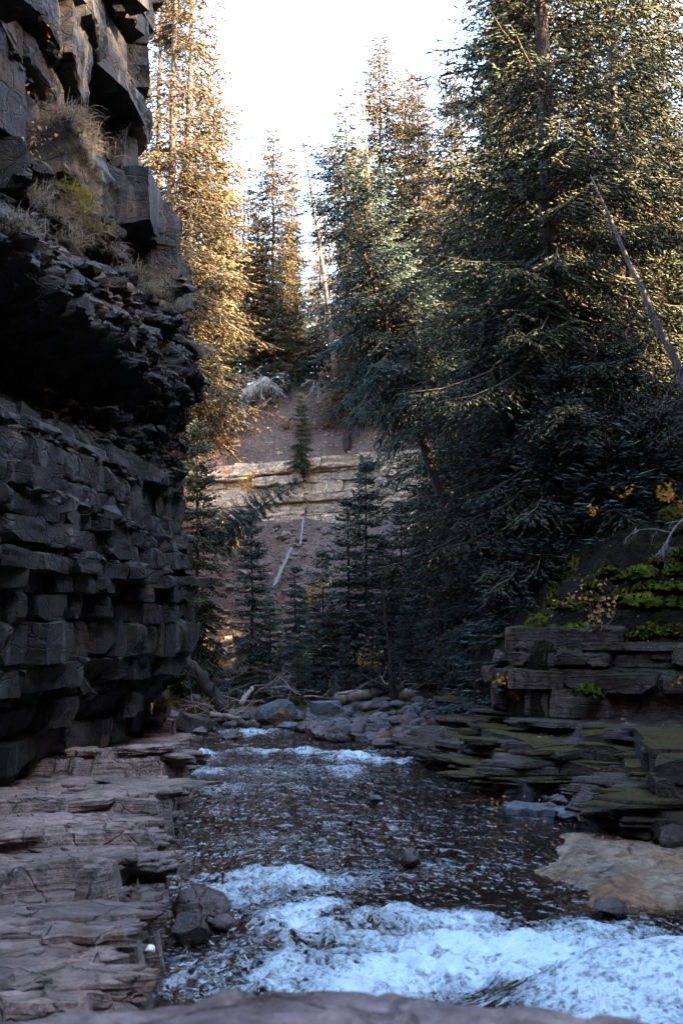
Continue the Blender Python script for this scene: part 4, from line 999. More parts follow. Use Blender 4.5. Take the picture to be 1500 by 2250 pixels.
SPV = {
 'giant':   spruce(1, 27, .08, 4.8, 440, .19, .150, .33, .025, .62, .50, M['needle_olive'], shape=.48, gap=.14, hang=.7, bare=18),
 'open':    spruce(2, 28, .12, 4.1, 310, .20, .155, .33, .025, .58, .30, M['needle_olive'], shape=.55, gap=.28, hang=.65, bare=26),
 'dense':   spruce(3, 17, .02, 3.5, 310, .19, .145, .30, .024, .62, .24, M['needle_blue'], shape=.72, gap=.06, hang=.7, bare=6),
 'leaner':  spruce(13, 24, .50, 3.9, 330, .20, .145, .30, .025, .55, .30, M['needle_blue'], shape=.42, gap=.16, hang=.65, bare=12),
 'young':   spruce(4, 9, .04, 2.2, 300, .16, .125, .24, .032, .45, .10, M['needle_teal'], shape=.85, gap=.10, hang=.35, bare=6, up=.7),
 'young2':  spruce(5, 8, .05, 1.9, 260, .16, .125, .24, .032, .5, .085, M['needle_teal'], shape=.8, gap=.14, hang=.35, bare=8, up=.6),
 'sapling': spruce(6, 4, .03, 1.25, 160, .13, .10, .17, .021, .25, .05, M['needle_teal'], shape=.85, gap=.05, hang=.2, up=.8, wob=.05),
 'spire':   spruce(7, 23, .08, 3.1, 500, .25, .19, .36, .040, .50, .20, M['needle_sunlit_gold'], shape=.62, gap=.10, hang=.6, bare=10),
 'spire2':  spruce(8, 22, .10, 2.7, 400, .25, .19, .36, .040, .58, .18, M['needle_sunlit_gold'], shape=.60, gap=.22, hang=.6, bare=14),
 'broad':   spruce(9, 25, .10, 3.7, 270, .22, .165, .32, .029, .52, .24, M['needle_sunlit_amber'], shape=.58, gap=.36, hang=.7, bare=16),
 'mid':     spruce(10, 12, .03, 2.6, 280, .20, .15, .27, .028, .5, .15, M['needle_green'], shape=.75, gap=.10, hang=.55, bare=6),
}
_re = {}
def recolour(kind, mat):                # the same crown with other needles
    if (kind, mat) not in _re:
        m = SPV[kind][1].copy(); m.materials[0] = M[mat]; _re[(kind, mat)] = m
    return _re[(kind, mat)]
rt = random.Random(3)
def tree(kind, x, y, h, label, group=None, z=None, lean=(0, 0), wide=1.0, az=None, mat=None):
    tr, cr, h0 = SPV[kind]; k = h / h0
    if mat: cr = recolour(kind, mat)
    r = thing('spruce_tree', (x, y, (Hs(x, y) if z is None else z) - .05), label, 'tree', group, (lean[0], lean[1], 0))
    r.scale = (k * wide, k * wide, k)
    sp = rt.uniform(0, 6.28) if az is None else az
    for nm, me in (('trunk', tr), ('crown', cr)):
        c = obj(nm, me, r); c.rotation_euler = (0, 0, sp)
    return r
def tree_px(kind, px, Y, top, label, group=None, base=None, lean_px=0, wide=1.0, z=None, az=None, mat=None):
    """trunk foot under px at distance Y, tip seen at row `top`"""
    x = (P(px, 1380, Y)).x; zb = Hs(x, Y) if z is None else z
    zt = P(px, top, Y).z
    return tree(kind, x, Y, zt - zb, label, group, zb, (0, math.atan2(lean_px * Y / F, zt - zb)), wide, az, mat)

# big spruces of the near bank
tree_px('giant', 1243, 27.0, -520, 'tallest spruce with a thick trunk running out of the top of the frame', lean_px=-25, az=1.0)
tree_px('open', 1384, 33.0, -620, 'tall spruce with a bare dark trunk behind the leaning dead pole', az=2.0)
tree_px('dense', 1095, 29.5, 480, 'broad dark spruce hanging its boughs over the shore logs', wide=.80, az=.4)
tree_px('dense', 1120, 27.5, 640, 'dark blue-green spruce directly behind the corner of the mossy outcrop', wide=1.0, az=2.2)
tree_px('leaner', 1120, 32.0, 255, 'spruce leaning steeply toward the creek with a bushy dark crown', lean_px=-420, wide=.95, az=3.4)
tree_px('young', 1255, 24.8, 790, 'frosty blue young spruce in front of the thickest trunk', wide=1.25, az=.3)
tree_px('young', 1376, 26.0, 745, 'pointed blue young spruce standing under the leaning dead pole', wide=1.15, az=1.9)
tree_px('sapling', 1455, 24.2, 905, 'short bright spruce above the orange leaves', wide=1.3, az=1.2)
tree_px('sapling', 1340, 24.0, 960, 'small spruce whose boughs overhang the earth bank', wide=1.5, az=2.7)
tree_px('young2', 1190, 26.2, 930, 'slim green spruce beside the frosty blue young spruce', wide=1.2)
tree_px('sapling', 1200, 24.4, 1130, 'low spruce filling the gap behind the moss rib', wide=1.5)
tree_px('sapling', 1130, 25.4, 1190, 'low spruce at the left edge of the outcrop above the yellow leaves'.replace('left ', ''), wide=1.4)
tree_px('mid', 1480, 29.0, 560, 'bushy green spruce at the frame edge below the bare dark trunk', wide=1.2)
tree_px('broad', 1500, 42.0, -330, 'tall olive spruce at the frame edge behind the bare dark trunk', wide=.9)
tree_px('broad', 1310, 46.0, -260, 'sunlit olive spruce showing between the two great trunks')
tree_px('spire', 1165, 48.0, -40, 'sunlit narrow spruce just beside the thickest trunk')
tree_px('spire2', 1090, 54.0, 175, 'thin spire spruce with a half bare tip beside the big spruces')
tree_px('spire', 1005, 62.0, 128, 'slender dark spire standing alone against the sky beside the big spruces', wide=.85)
tree_px('mid', 1180, 38.0, 420, 'mid green spruce glimpsed behind the tallest trunk', wide=1.2)
tree_px('mid', 1060, 40.0, 500, 'mid green spruce behind the leaning spruce', wide=1.2)
# skyline beyond the far bank
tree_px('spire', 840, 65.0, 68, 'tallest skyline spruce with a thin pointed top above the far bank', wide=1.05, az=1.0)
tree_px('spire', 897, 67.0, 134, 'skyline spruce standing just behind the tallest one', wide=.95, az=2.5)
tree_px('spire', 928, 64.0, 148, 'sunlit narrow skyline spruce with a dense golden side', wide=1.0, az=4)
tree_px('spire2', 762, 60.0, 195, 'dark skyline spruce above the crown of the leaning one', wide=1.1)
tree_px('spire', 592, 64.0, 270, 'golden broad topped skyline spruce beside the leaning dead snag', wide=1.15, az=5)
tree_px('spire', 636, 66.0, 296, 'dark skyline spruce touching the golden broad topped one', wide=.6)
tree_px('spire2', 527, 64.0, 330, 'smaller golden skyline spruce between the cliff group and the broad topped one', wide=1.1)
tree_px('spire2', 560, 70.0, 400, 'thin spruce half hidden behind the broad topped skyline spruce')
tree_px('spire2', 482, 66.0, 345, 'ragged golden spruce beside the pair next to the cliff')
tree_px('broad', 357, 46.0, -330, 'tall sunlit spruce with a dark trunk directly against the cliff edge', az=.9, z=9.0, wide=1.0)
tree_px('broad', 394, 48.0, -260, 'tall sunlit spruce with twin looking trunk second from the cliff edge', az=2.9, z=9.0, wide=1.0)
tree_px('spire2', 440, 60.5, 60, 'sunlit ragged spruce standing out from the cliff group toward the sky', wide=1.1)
tree_px('broad', 325, 58.0, -100, 'golden spruce mostly hidden behind the dark cliff')
tree_px('mid', 455, 60.2, 470, 'green spruce low in the cliff group over the grey fallen trunk', wide=1.0)
tree_px('mid', 415, 60.0, 560, 'olive spruce low beside the overhanging cliff lip', wide=1.1)
tree_px('mid', 505, 61.5, 590, 'dark green spruce above the grey fallen trunk', wide=1.0)
tree_px('mid', 600, 62.5, 560, 'bushy grey-green spruce at the brink above the grey fallen trunk', wide=1.1)
tree_px('mid', 650, 63.0, 610, 'bushy green spruce at the brink behind the band sapling', wide=1.0)
tree_px('mid', 560, 64.5, 520, 'green spruce in the second row above the brink', wide=.9)
tree_px('young', 735, 63.2, 690, 'small fresh green spruce on the brink above the dangling roots', wide=1.3, mat='needle_green')
tree_px('young2', 690, 64.0, 640, 'thin young spruce on the brink beside the dead snag', wide=1.3)
tree_px('mid', 800, 66.0, 480, 'shaded spruce under the tallest skyline spruce', wide=1.0)
tree_px('mid', 880, 64.0, 520, 'shaded green spruce at the brink behind the leaning crown', wide=1.2)
tree_px('mid', 960, 60.0, 560, 'green spruce behind the leaning crown near the big spruces', wide=1.2)
tree_px('spire2', 700, 76.0, 420, 'distant thin spruce seen behind the dead snag')
tree_px('spire', 1040, 76.0, 330, 'distant golden spruce showing between leaning and big spruces', wide=1.3)
tree_px('spire', 960, 80.0, 300, 'distant golden spruce behind the dense golden sided one', wide=1.2)
tree_px('spire', 790, 80.0, 330, 'distant golden spruce behind the dark skyline spruce', wide=1.2)
tree_px('spire', 470, 78.0, 420, 'distant golden spruce behind the ragged one', wide=1.2)
tree_px('spire', 640, 82.0, 480, 'distant golden spruce low behind the broad topped pair', wide=1.2)
# gully and slope
tree_px('young', 430, 43.0, 925, 'sunlit pale green spruce growing close past the end of the cliff', base=1440, wide=0.85, z=.6, mat='needle_green')
tree_px('young', 552, 40.5, 1120, 'grey-green spruce on the scree beside the white pole', wide=0.94)
tree_px('young2', 590, 39.0, 1330, 'low bushy spruce at the foot of the scree beside the grey-green one', wide=1.39)
tree_px('young2', 645, 40.0, 1240, 'thin young spruce just below the white pole', wide=0.98)
tree_px('young2', 692, 38.5, 1300, 'thin young spruce in the middle of the gully row', wide=1.06)
tree_px('young', 806, 39.0, 1000, 'tall pointed spruce before the pale rock band', wide=0.82, az=1)
tree_px('young2', 762, 37.5, 1090, 'slim dark spruce beside the tall pointed one', wide=0.98)
tree_px('young2', 843, 37.0, 1180, 'slim spruce with bare lower stem beside the tall pointed one', wide=0.90)
tree_px('sapling', 727, 36.5, 1330, 'low blue-green spruce in front of the gully row', wide=1.06)
tree_px('young2', 880, 38.0, 1100, 'slim green spruce at the dark end of the gully row', wide=0.98)
tree_px('young', 930, 37.0, 1090, 'dense blue-green spruce beside the hanging boughs', wide=0.90)
tree_px('sapling', 890, 34.8, 1330, 'bushy low spruce before the driftwood log', wide=0.98)
tree_px('sapling', 655, 36.0, 1390, 'smallest spruce at the foot of the gully row', wide=1.14)
tree_px('young2', 960, 35.5, 1130, 'slim spruce half covered by the hanging boughs', wide=0.98)
tree_px('sapling', 445, 44.0, 1385, 'blue-grey spruce sapling tucked behind the cliff foot', wide=1.06)
tree_px('young2', 708, 37.2, 1205, 'feathery young spruce at the pale end of the gully row', wide=.95)
tree_px('young', 862, 36.4, 1240, 'short dense spruce in front of the slim green one', wide=.95)
tree_px('sapling', 760, 35.2, 1395, 'lowest spruce of the gully beside the driftwood debris', wide=.95)
tree_px('young2', 915, 36.0, 1200, 'leafy spruce between the dense and the slim gully spruces', wide=.95)
tree_px('sapling', 820, 35.0, 1380, 'broad low spruce behind the long driftwood log', wide=.95)
tree_px('young2', 668, 41.5, 1290, 'hazy young spruce just beyond the thin one below the white pole', wide=.95)
tree_px('sapling', 612, 37.0, 1410, 'low spruce among debris behind the grey boulder', wide=.95)
tree_px('sapling', 935, 34.0, 1340, 'low blue spruce at the butt of the short cracked log', wide=.95)
c = P(662, 1030, 56.4)
tree('young', c.x, 56.2, P(662, 862, 56.2).z - c.z, 'young spruce growing out of the ledge of the pale rock band', z=c.z, wide=1.05, mat='needle_green')
tree_px('sapling', 582, 56.0, 1050, 'tiny spruce rooted in a crack of the pale rock band', z=P(582, 1073, 56).z, wide=1.0)
r = tree('young2', *P(462, 1195, 45)[:2], 5.0, 'half fallen green spruce leaning out over the scree', z=P(462, 1195, 45).z, lean=(0, .95), wide=1.1)
# spruces added on the hillsides, mostly out of view, to block sun and sky
rh = random.Random(5)
LIGHT_BLOCKERS = [(14, 50.5, 25), (17, 48.5, 26), (19.5, 47, 26), (21, 50, 25), (24, 45, 25), (20, 53, 24), (16, 53, 22), (-4, -16, 20), (3, -14, 20), (9, -12, 22), (-10, -18, 20), (0, -24, 22), (15, -5, 24), (22, 2, 24), (15, 2, 24), (9.5, 20, 22), (11, 13, 25), (12, 9.5, 25), (16, 16, 25), (10.5, 16.5, 17), (20, 12, 25), (17, 45, 26), (22, 50, 26), (26, 47, 26), (28, 54, 26), (24, 56, 26), (13, 17.5, 24), (20, 25.5, 19), (17, 13, 24), (24, 28, 16), (17, 21, 21), (19, 44, 28), (22, 42.5, 28), (14.5, 46, 24), (22, 18, 16), (12, 37, 24), (17, 40, 22), (23, 38, 20), (15, 47, 22), (28, 29, 22), (20, 9, 24), (14, 8, 22)]
for (x, y, h) in LIGHT_BLOCKERS:
    tree(rh.choice(['giant', 'open', 'dense']), x, y, h, 'spruce added on the hillside to block light, mostly unseen', 'added light-blocking hillside spruces')

tree_px('giant', 1130, 38.0, -250, 'shaded giant spruce just behind the tallest spruce', az=2.0, wide=.9)
tree_px('open', 1440, 38.5, -420, 'bough heavy spruce between the bare dark trunk and the frame edge', az=4.2)
tree_px('dense', 1300, 35.0, 300, 'dense dark spruce filling the space behind the leaning dead pole', az=5.0)
# ------------------------------------------------------------------ snags, logs, roots
def twiggy(mb, p, d, L, r, rg, depth=2, n=6, grav=.3, spread=.9):
    """a bare branch with forks"""
    d = np.asarray(d, float); d /= np.linalg.norm(d); pts = [np.asarray(p, float)]
    for i in range(n):
        d = d + rg.normal(size=3) * .16; d[2] -= grav / n; d /= np.linalg.norm(d)
        pts.append(pts[-1] + d * L / n)
    mb.tube(pts, np.linspace(r, r * .35, n + 1), 4 if r < .03 else 6)
    if depth > 0:
        for k in range(rg.integers(3, 6)):
            i = rg.integers(1, n); dd = d + rg.normal(size=3) * spread
            twiggy(mb, pts[i], dd, L * rg.uniform(.3, .6), r * .5, rg, depth - 1, 4, grav, spread)
def snag(p0, p1, r0, nbr, blen, seed, label, mat='snagwood', droop=.5, curve=0.0):
    p0, p1 = np.array(p0, float), np.array(p1, float); rg = np.random.default_rng(seed)
    r = thing('dead_tree', p0, label, 'dead tree')
    d = p1 - p0; L = np.linalg.norm(d); t = np.linspace(0, 1, 14)
    pts = d[None] * t[:, None] + .05 * rg.normal(size=(14, 3)) * (t * (1 - t))[:, None]
    pts[:, 0] += curve * np.sin(t * np.pi)
    mb = MB(); mb.tube(pts, r0 * (1 - t) ** .8 + .012, 8); obj('trunk', mb.mesh('trunk', M[mat], True), r)
    mb = MB()
    for k in range(nbr):
        tt = rg.uniform(.15, .98); q = np.array([np.interp(tt, t, pts[:, i]) for i in range(3)])
        az = rg.uniform(0, 6.28); l = blen * (1 - tt * .75) * rg.uniform(.4, 1.1)
        twiggy(mb, q, (np.cos(az), np.sin(az), .05), l, .02 * (1 - tt * .5) + .006, rg, 1, 5, droop, .6)
    obj('bare_branches', mb.mesh('bare_branches', M[mat]), r)['kind'] = 'stuff'
    return r
snag(P(738, 830, 58), P(652, 232, 53), .15, 110, 2.2, 1, 'leaning dead snag with curved bare branches against the sky', droop=.9, curve=.15)
snag(P(820, 560, 62), P(791, 108, 62), .10, 70, 1.0, 2, 'straight dead snag beside the tallest skyline spruce', droop=.5)
snag(P(1160, 500, 58), P(1053, 150, 58), .07, 30, .8, 3, 'thin bare snag top near the slender dark spire')
snag(P(1590, 1040, 22), P(1296, 385, 22), .125, 22, 1.2, 4, 'pale leaning dead pole crossing the big spruces', mat='snagwood', droop=.8)
snag(P(868, 1560, 33), P(836, 1240, 33), .08, 20, .8, 6, 'thin dark dead stem leaning in the gully shade', mat='darkwood')
snag(P(1010, 1500, 30), P(920, 1250, 30), .05, 26, 1.2, 9, 'bare dead sapling under the hanging boughs', mat='twig')

def log(name, p0, p1, r0, r1, mat, label, seed, cat='log', stubs=3, bow=0.0, rest=False):
    rg = np.random.default_rng(seed)
    if rest:
        p0, p1 = Vector(p0), Vector(p1); p0.z = max(p0.z, Hs(p0.x, p0.y) + r0 * .8); p1.z = max(p1.z, Hs(p1.x, p1.y) + r1 * .8)
    p0, p1 = np.array(p0, float), np.array(p1, float)
    t = np.linspace(0, 1, 12); pts = p0 + (p1 - p0) * t[:, None] + r0 * .18 * rg.normal(size=(12, 3)); pts[:, 2] += bow * np.sin(t * np.pi)
    r = thing(name, p0, label, cat); mb = MB()
    rad = (r0 + (r1 - r0) * t) * (1 + .07 * rg.normal(size=12)); mb.tube(pts - p0, rad, 10)
    obj('trunk', mb.mesh('trunk', M[mat], True), r)
    if stubs:
        mb = MB()
        for k in range(stubs):
            i = rg.integers(1, 11); d = rg.normal(size=3); d[2] = abs(d[2])
            twiggy(mb, pts[i] - p0, d, rg.uniform(.3, 1.0), r0 * .2, rg, 1, 4, .2)
        obj('branch_stubs', mb.mesh('branch_stubs', M[mat]), r)['kind'] = 'stuff'
    return r
def GG(px, py, z): return G(px, py, z)
log('driftwood_log', hit(742, 1566) + Vector((0, 0, .42)), P(892, 1510, hit(742, 1566).y + 2.0), .24, .15, 'driftwood', 'long pale driftwood log lying on the shore before the gully', 1, stubs=2, rest=True)
log('driftwood_log', P(888, 1533, 34.0), P(1010, 1530, 34.2), .22, .16, 'driftwood', 'short cracked driftwood log behind the tip of the long one', 2, stubs=3, rest=True)
log('driftwood_log', P(885, 1503, 38.0), P(944, 1455, 40), .10, .08, 'driftwood', 'pole propped up in the shade under the hanging boughs', 3, stubs=2, rest=True)
log('driftwood_log', P(905, 1505, 37.6), P(950, 1466, 39.6), .09, .07, 'driftwood', 'second thinner pole propped beside the first in the shade', 13, stubs=1, rest=True)
log('driftwood_log', P(925, 1504, 37), P(1010, 1498, 37), .08, .06, 'driftwood', 'thin brown log lying flat under the hanging boughs', 14, stubs=1, rest=True)
log('dark_log', P(392, 1432, 31), P(498, 1560, 30.5), .19, .22, 'darkwood', 'dark dead trunk leaning from the cliff down into the creek', 4, stubs=5)
log('dead_pole', P(600, 1292, 49.5), P(641, 1203, 53), .11, .07, 'greywood', 'pale white pole lying on the scree slope', 5, stubs=4)
log('dead_pole', P(659, 1199, 53.5), P(668, 1135, 55.5), .07, .04, 'greywood', 'thinner pale pole lying higher up the scree slope', 6, stubs=2)
log('dead_stump', P(383, 1048, 50), P(399, 985, 50), .18, .10, 'greywood', 'grey broken stump past the cliff beside the pale green spruce', 7, stubs=1)
log('driftwood_log', P(470, 1535, 36), P(560, 1500, 38.5), .08, .05, 'darkwood', 'dark thin log across the far pool shore', 8, stubs=3, rest=True)
log('driftwood_log', P(530, 1545, 33), P(555, 1512, 35), .10, .07, 'driftwood', 'short brown log propped among debris behind the grey boulder', 9, stubs=3, rest=True)
log('driftwood_log', P(555, 1468, 40), P(640, 1466, 40), .07, .05, 'driftwood', 'thin pale log under the low gully spruces', 10, stubs=2, rest=True)
log('driftwood_log', P(462, 1570, 30.2), P(532, 1578, 30), .09, .06, 'driftwood', 'brown branch log lying at the foot of the leaning dark trunk', 12, stubs=4, rest=True)
OFF = Vector((0, -1.3, .55))
# fallen trunk with its roots on the brink, and the roots hanging from the soil
rg = np.random.default_rng(30)
r = thing('fallen_tree', hit(462, 948) + OFF, 'grey fallen trunk with a mass of bare roots lying on the brink', 'fallen tree')
o0 = np.array(r.location); p0 = np.array(hit(455, 950) + OFF) - o0; p1 = np.array(hit(590, 872) + OFF) - o0
mb = MB(); t = np.linspace(0, 1, 10); mb.tube(p0 + (p1 - p0) * t[:, None] + .04 * rg.normal(size=(10, 3)), .22 + .26 * t, 10); obj('trunk', mb.mesh('trunk', M['greywood'], True), r)
mb = MB()
for k in range(44):
    t_ = rg.uniform(.25, 1.05); q = p0 + (p1 - p0) * t_
    twiggy(mb, q, (rg.normal() * .9 - .1, -.8 * rg.random(), rg.normal() * .7 - (.5 if t_ < .7 else -.15)), rg.uniform(.7, 2.1), .045, rg, 2, 5, .8)
obj('roots', mb.mesh('roots', M['greywood']), r)['kind'] = 'stuff'
def roots(p, n, L, seed, label, mat='greywood', down=1.0, r0=.04):
    rg = np.random.default_rng(seed); mb = MB()
    for k in range(n):
        twiggy(mb, np.array([rg.normal() * .5, -.3, 0]), (rg.normal() * .5, -.3 - .4 * rg.random(), -down * rg.random() + .15), L * rg.uniform(.4, 1.1), r0, rg, 2, 6, .7, .7)
    o = obj('exposed_roots', mb.mesh('exposed_roots', M[mat])); o.location = p
    return tag(o, label, 'roots')
roots(hit(800, 812) + OFF, 12, 2.4, 41, 'pale exposed roots hanging off the brink beside the leaning crown')
roots(hit(706, 868) + OFF, 9, 1.6, 42, 'grey bare root cluster hanging on the soil bank above the band sapling')
roots(hit(755, 822) + OFF, 14, 2.2, 43, 'brown hanging roots under the small fresh green spruce', 'snagwood')
roots(hit(512, 930) + OFF, 10, 2.0, 44, 'pale bare branches spilling below the grey fallen trunk')
log('dead_branch', hit(600, 905) + OFF, hit(560, 935) + OFF, .06, .05, 'snagwood', 'bent brown branch lying on the soil beside the fallen trunk', 15, stubs=3)
rg = np.random.default_rng(45); mb = MB()
o0 = np.array(P(1505, 1138, 20.6))
twiggy(mb, (0, 0, 0), (-.9, -.1, -.75), 1.1, .035, rg, 3, 7, .2, .9)
twiggy(mb, (-.35, 0, -.3), (-.8, -.1, .1), .8, .02, rg, 3, 6, .4, .9); twiggy(mb, (-.3, 0, -.3), (-.2, -.1, -1), .6, .03, rg, 2, 5, .1, .9)
o = obj('bare_branch', mb.mesh('bare_branch', M['greywood'])); o.location = o0; tag(o, 'grey bare branch lying over the bright moss cushions', 'branch')
# driftwood sticks along the shore
rg = np.random.default_rng(50)
for i in range(38):
    px = rg.uniform(520, 960); py = 1535 + rg.uniform(-35, 15) ; Y = rg.uniform(33, 38)
    p = P(px, py, Y); p.z = max(p.z, Hs(p.x, Y) + .06); mb = MB()
    an = rg.uniform(0, 6.28)
    twiggy(mb, (0, 0, 0), (np.cos(an), np.sin(an) * .5, rg.uniform(-.05, .35)), rg.uniform(.8, 2.2), rg.uniform(.015, .04), rg, 2, 5, .3, .6)
    o = obj('driftwood_stick', mb.mesh('driftwood_stick', M[['driftwood', 'snagwood', 'twig', 'greywood'][i % 4]])); o.location = p
    tag(o, 'bare forked stick in the flood debris behind the gravel bar', 'stick', 'sticks of flood debris')
for i in range(14):
    p = P(rg.uniform(440, 510), rg.uniform(1545, 1580), 30.3); mb = MB(); an = rg.uniform(0, 6.28)
    twiggy(mb, (0, 0, 0), (np.cos(an), np.sin(an), .2), rg.uniform(.5, 1.2), .018, rg, 1, 5, .2, .6)
    o = obj('driftwood_stick', mb.mesh('driftwood_stick', M['driftwood'])); o.location = p
    tag(o, 'pale stick caught at the foot of the leaning dark trunk', 'stick', 'sticks at the leaning trunk')

# ------------------------------------------------------------------ shrubs, leaves, grass
def leaf_shape(seed, mat, lobes=5):
    """a lobed, slightly folded leaf of unit length"""
    rg = np.random.default_rng(seed); n = lobes * 2 + 1
    th = np.linspace(-2.2, 2.2, n); r = np.where(np.arange(n) % 2 == 1, 1.0, .48) * rg.uniform(.85, 1.1, n) * (1 - .12 * np.abs(th))
    V = [(0, -.05, 0)] + [(math.sin(a_) * r_ * .6, math.cos(a_) * r_ * .6 + .2, .12 * abs(math.sin(a_)) * r_ + .04 * rg.normal()) for a_, r_ in zip(th, r)]
    F_ = [(0, i, i + 1) for i in range(1, n)]
    return mesh_np('leaf', V, [np.array(F_)], mat, False, {'var': np.full(len(V), rg.random())})
def shrub(p, n, spread, lsize, mat, label, seed, name='shrub', single=False, stems=4, hgt=1.0, cat='shrub', lean=0.0):
    rg = np.random.default_rng(seed); r = thing(name, p, label, cat); mb = MB(); P_ = []
    for k in range(stems):
        an = rg.uniform(0, 6.28); d = np.array([math.cos(an) * .6 + lean, math.sin(an) * .6, 1.0]); pts = [np.zeros(3)]
        for i in range(6):
            d = d + rg.normal(size=3) * .25; d /= np.linalg.norm(d); pts.append(pts[-1] + d * spread * hgt / 5 * rg.uniform(.7, 1.2)); P_.append(pts[-1])
        mb.tube(pts, np.linspace(.014, .004, 7) * max(1, spread), 3)
    obj('stem', mb.mesh('stem', M['twig']), r)
    P_ = np.array(P_); c = P_[rg.integers(0, len(P_), n)] + rg.normal(size=(n, 3)) * spread * np.array([.17, .17, .14])
    if single:
        ms = [leaf_shape(seed * 10 + i, M[mat]) for i in range(4)]
        for i in range(n):
            s_ = lsize * rg.uniform(.7, 1.3)
            put('leaf', ms[i % 4], c[i], (s_, s_, s_), (rg.normal() * .7 + .5, rg.normal() * .5, rg.uniform(0, 6.28)), r)
    else:
        a1, a2 = rg.normal(size=(n, 3)), rg.normal(size=(n, 3)); a1 /= np.linalg.norm(a1, axis=1, keepdims=True)
        a2 -= a1 * (a1 * a2).sum(1, keepdims=True); a2 /= np.linalg.norm(a2, axis=1, keepdims=True); s_ = (lsize * rg.uniform(.6, 1.3, n))[:, None]
        V = np.stack([c - a1 * s_ * .5, c + a2 * s_ * .35, c + a1 * s_ * .6, c - a2 * s_ * .35], 1).reshape(-1, 3)
        obj('foliage', mesh_np('foliage', V, [np.arange(4 * n).reshape(-1, 4)], M[mat], False, {'var': np.repeat(rg.random(n), 4)}), r)
    return r
shrub(P(1318, 1385, 20.3), 90, .75, .095, 'leaf_pale', 'shrub with pale tan autumn leaves against the brown outcrop', 1, single=True, stems=6, hgt=1.1)
shrub(P(1140, 1525, 21.5), 46, .55, .10, 'leaf_yellow', 'yellow leaved sprig at the corner of the brown outcrop', 2, single=True, stems=4, hgt=1.0, lean=-.4)
shrub(P(1455, 1105, 21.3), 22, .42, .17, 'leaf_orange', 'orange maple like leaves at the frame edge above the moss', 3, single=True, stems=4, lean=.1)
shrub(P(1490, 1120, 21.0), 12, .3, .16, 'leaf_orange', 'few orange leaves drooping beside the dull moss mound', 4, single=True, stems=3)
shrub(P(1305, 1135, 22.0), 16, .35, .12, 'leaf_orange', 'small orange leaf cluster on top of the earth bank', 5, single=True, stems=3)
shrub(P(1480, 1512, 19.3), 9, .22, .10, 'leaf_yellow', 'tiny yellow seedling on the terrace at the frame edge', 6, single=True, stems=2)
shrub(P(1370, 1100, 22.4), 14, .3, .10, 'leaf_yellow', 'yellow leaf cluster in front of the pointed blue spruce', 26, single=True, stems=3)
shrub(P(405, 1495, 44), 420, 1.3, .13, 'leaf_yellow', 'yellow bush on the far pool shore behind the leaning dark trunk', 7, stems=7, hgt=.8)
shrub(P(452, 1488, 45), 420, 1.3, .13, 'leaf_yellow', 'yellow bush beside the far pool next to the scree foot', 8, stems=7, hgt=.8)
shrub(P(822, 1490, 37), 260, .9, .11, 'leaf_yellow', 'yellow-green bush glowing in the gully shade', 9, stems=6, hgt=.8)
shrub(P(812, 1475, 36), 160, .9, .12, 'leaf_pale', 'tan leaved bush beside the yellow-green one in the gully', 10, stems=5)
shrub(P(525, 1205, 48), 260, 1.4, .14, 'leaf_yellow', 'golden shrub on the scree above the grey-green spruce', 11, stems=6)
shrub(P(675, 1335, 42), 200, 1.0, .12, 'leaf_yellow', 'golden brown shrub between thin gully spruces', 12, stems=6)
shrub(hit(490, 985), 330, 1.3, .15, 'leaf_red', 'red leaved low shrub above the pale rock band', 13, stems=7, hgt=.6)
shrub(P(385, 985, 50), 300, 1.4, .16, 'leaf_yellow', 'straw yellow bush past the cliff beside the grey stump', 14, stems=7)
shrub(P(545, 1085, 56), 150, .9, .13, 'leaf_orange', 'orange sprig before the notch in the pale rock band', 15, stems=5)
for i, px in enumerate([630, 668, 712, 750, 790, 830, 868]):
    shrub(hit(px, [945, 950, 945, 930, 935, 940, 935][i]), 240, 1.2, .14, 'leaf_brown', ['brown withered bush beside the band sapling', 'second brown bush at the foot of the band sapling', 'brown bush in the middle of the soil bank', 'low brown bush under the hanging grey roots', 'russet bush below the bare soil', 'russet bush at the shaded end of the soil bank', 'brown bush half covered by the hanging boughs'][i], 50 + i, stems=7, hgt=.5)
def tuft(p, n, L, mat, label, seed, down=.4, out=(1, -.5), name='grass_tuft'):
    rg = np.random.default_rng(seed); V = []; Fq = []
    for k in range(n):
        b0 = np.array([rg.normal() * L * .35, rg.normal() * L * .35, rg.normal() * L * .1]); an = rg.uniform(0, 6.28); l = L * rg.uniform(.5, 1.2)
        d = np.array([math.cos(an) * .5 + out[0] * .6, math.sin(an) * .5 + out[1] * .6, 1.0]); d /= np.linalg.norm(d); sdv = np.cross(d, [0, 0, 1]); sdv /= np.linalg.norm(sdv) + 1e-9
        w_ = .006 * (1 + L); q = len(V); pt = b0.copy()
        for i in range(5):
            V += [pt + sdv * w_ * (1 - i / 4.2), pt - sdv * w_ * (1 - i / 4.2)]
            d = d + np.array([0, 0, -down * .9]); d /= np.linalg.norm(d); pt = pt + d * l / 4
        Fq += [(q + 2 * i, q + 2 * i + 1, q + 2 * i + 3, q + 2 * i + 2) for i in range(4)]
    o = obj(name, mesh_np(name, np.array(V), [np.array(Fq)], M[mat], False, {'var': rg.random(len(V))})); o.location = p
    return tag(o, label, 'grass')
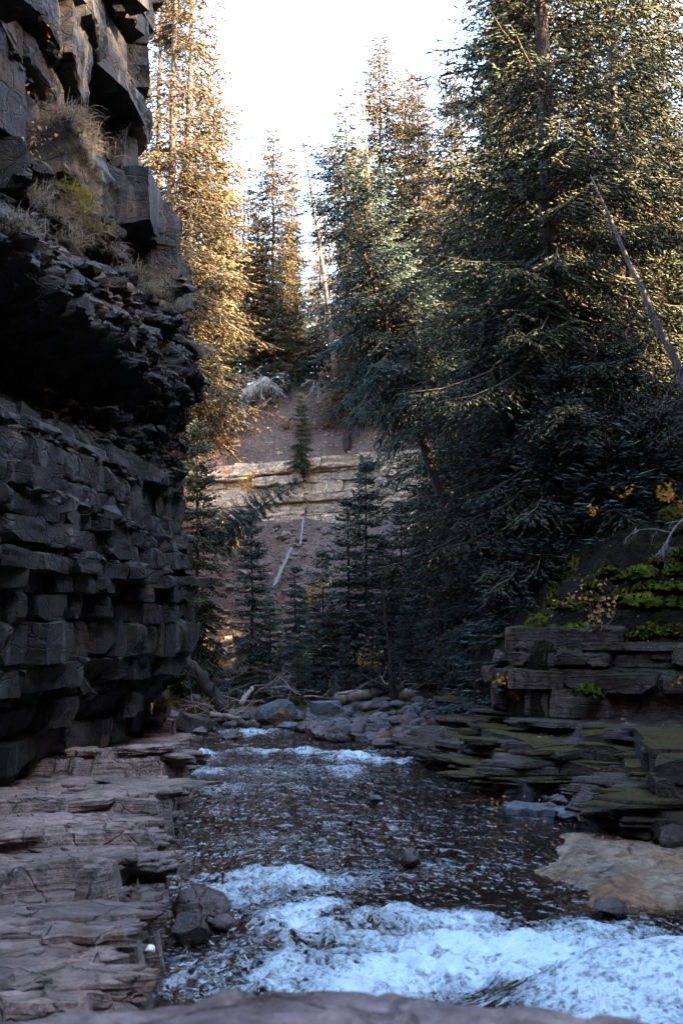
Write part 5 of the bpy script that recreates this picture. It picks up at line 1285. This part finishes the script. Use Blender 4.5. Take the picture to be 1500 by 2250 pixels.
def on_cliff(px, py, Y0=15.0):
    """first cliff point met along the view ray"""
    r_ = ray(px, py); best = None
    for Y in np.arange(11, 25, .05):
        k = Y / r_[1]; x, z = r_[0] * k, CAMZ + r_[2] * k
        if not .3 < z < 20: continue
        i = int(np.argmin((cp.x - x) ** 2 + (cp.y - Y) ** 2)); s_ = cp.s[i]
        o_ = float(cliff_off(np.array([s_]), np.array([z]))[0]); X0_, Y0_, nx, ny = [float(v) for v in cp.at(np.array(s_))]
        if (x - X0_) * nx + (Y - Y0_) * ny < o_: return Vector((x + .03, Y, z))
    return P(px, py, 20)
TU = [(150, 255, .5, 'grass_dry', 'dry grey grass hanging by the upper dark blocks'), (165, 290, .45, 'grass_dry', 'dry grass tuft just under the topmost hanging tuft'), (190, 330, .5, 'grass_dry', 'dry grass tuft beside the sunlit recess'),
      (135, 420, .55, 'grass_green', 'yellow-green grass clump at the top of the rubble slope'), (160, 460, .6, 'grass_green', 'yellow-green grass on the rubble slope edge below the first clump'), (195, 510, .5, 'grass_green', 'yellow-green grass low on the slope edge'),
      (60, 430, .5, 'grass_dry', 'grey grass on the rubble slope near the frame edge'), (100, 480, .55, 'grass_dry', 'grey matted grass in the middle of the rubble slope'), (140, 530, .55, 'grass_dry', 'grey grass streak lower on the rubble slope'),
      (230, 560, .5, 'grass_dry', 'dry grass below the standing pale block'), (270, 600, .5, 'grass_dry', 'dry grass hanging under the big dark corner block'), (330, 640, .45, 'grass_dry', 'dry wisps below the dark corner block'), (370, 680, .4, 'grass_dry', 'dry wisps near the overhanging cliff lip'), (30, 500, .45, 'grass_dry', 'pale grass lump at the frame edge')]
for i, (px, py, L, mt, lb) in enumerate(TU):
    tuft(on_cliff(px, py), 130, L, mt, lb, 70 + i, down=.55)
tuft(on_cliff(425, 765) + Vector((.1, .1, 0)), 160, .5, 'grass_dry', 'sunlit dry grass and roots on the tip of the overhang', 90, down=.7, out=(1, .2))
tuft(P(352, 1545, 22.8), 170, .42, 'grass_green', 'green grass tuft crowning the small stump at the ledge tip', 91, down=.5)
log('tree_stump', P(350, 1588, 22.6), P(352, 1552, 22.9), .14, .17, 'bark', 'small earthy stump at the far tip of the flagstone ledge', 92, cat='stump', stubs=4)
for i, (px, py, mt, lb, nn) in enumerate([(35, 290, 'leaf_brown', 'withered brown shrub on the upper cliff at the frame edge', 60), (95, 85, 'leaf_orange', 'small orange shrub on the topmost cliff blocks', 40), (20, 240, 'leaf_orange', 'orange leaved twig on the cliff above the withered shrub', 30), (60, 330, 'leaf_pale', 'pale leaved twig below the withered cliff shrub', 36)]):
    shrub(on_cliff(px, py), nn, .5, .07, mt, lb, 95 + i, stems=5, hgt=.8, lean=.4)

n = 420
X = rng.uniform(2.2, 8, n); Y = rng.uniform(13.5, 26, n); Zt = np.maximum(terr_z(X, Y)[0], 0.02)
Zb = bank_z(X, Y); inb = (X > 4.2) & (Y > 20.6 - (X - 3.7) * .42)
leaf_litter('terrace_leaves', X, Y, np.where(inb, np.maximum(Zb, Zt), Zt) + .05, .035, M['leaf_pale'], 'small pale fallen leaves on the mossy terrace and earth bank', 8)
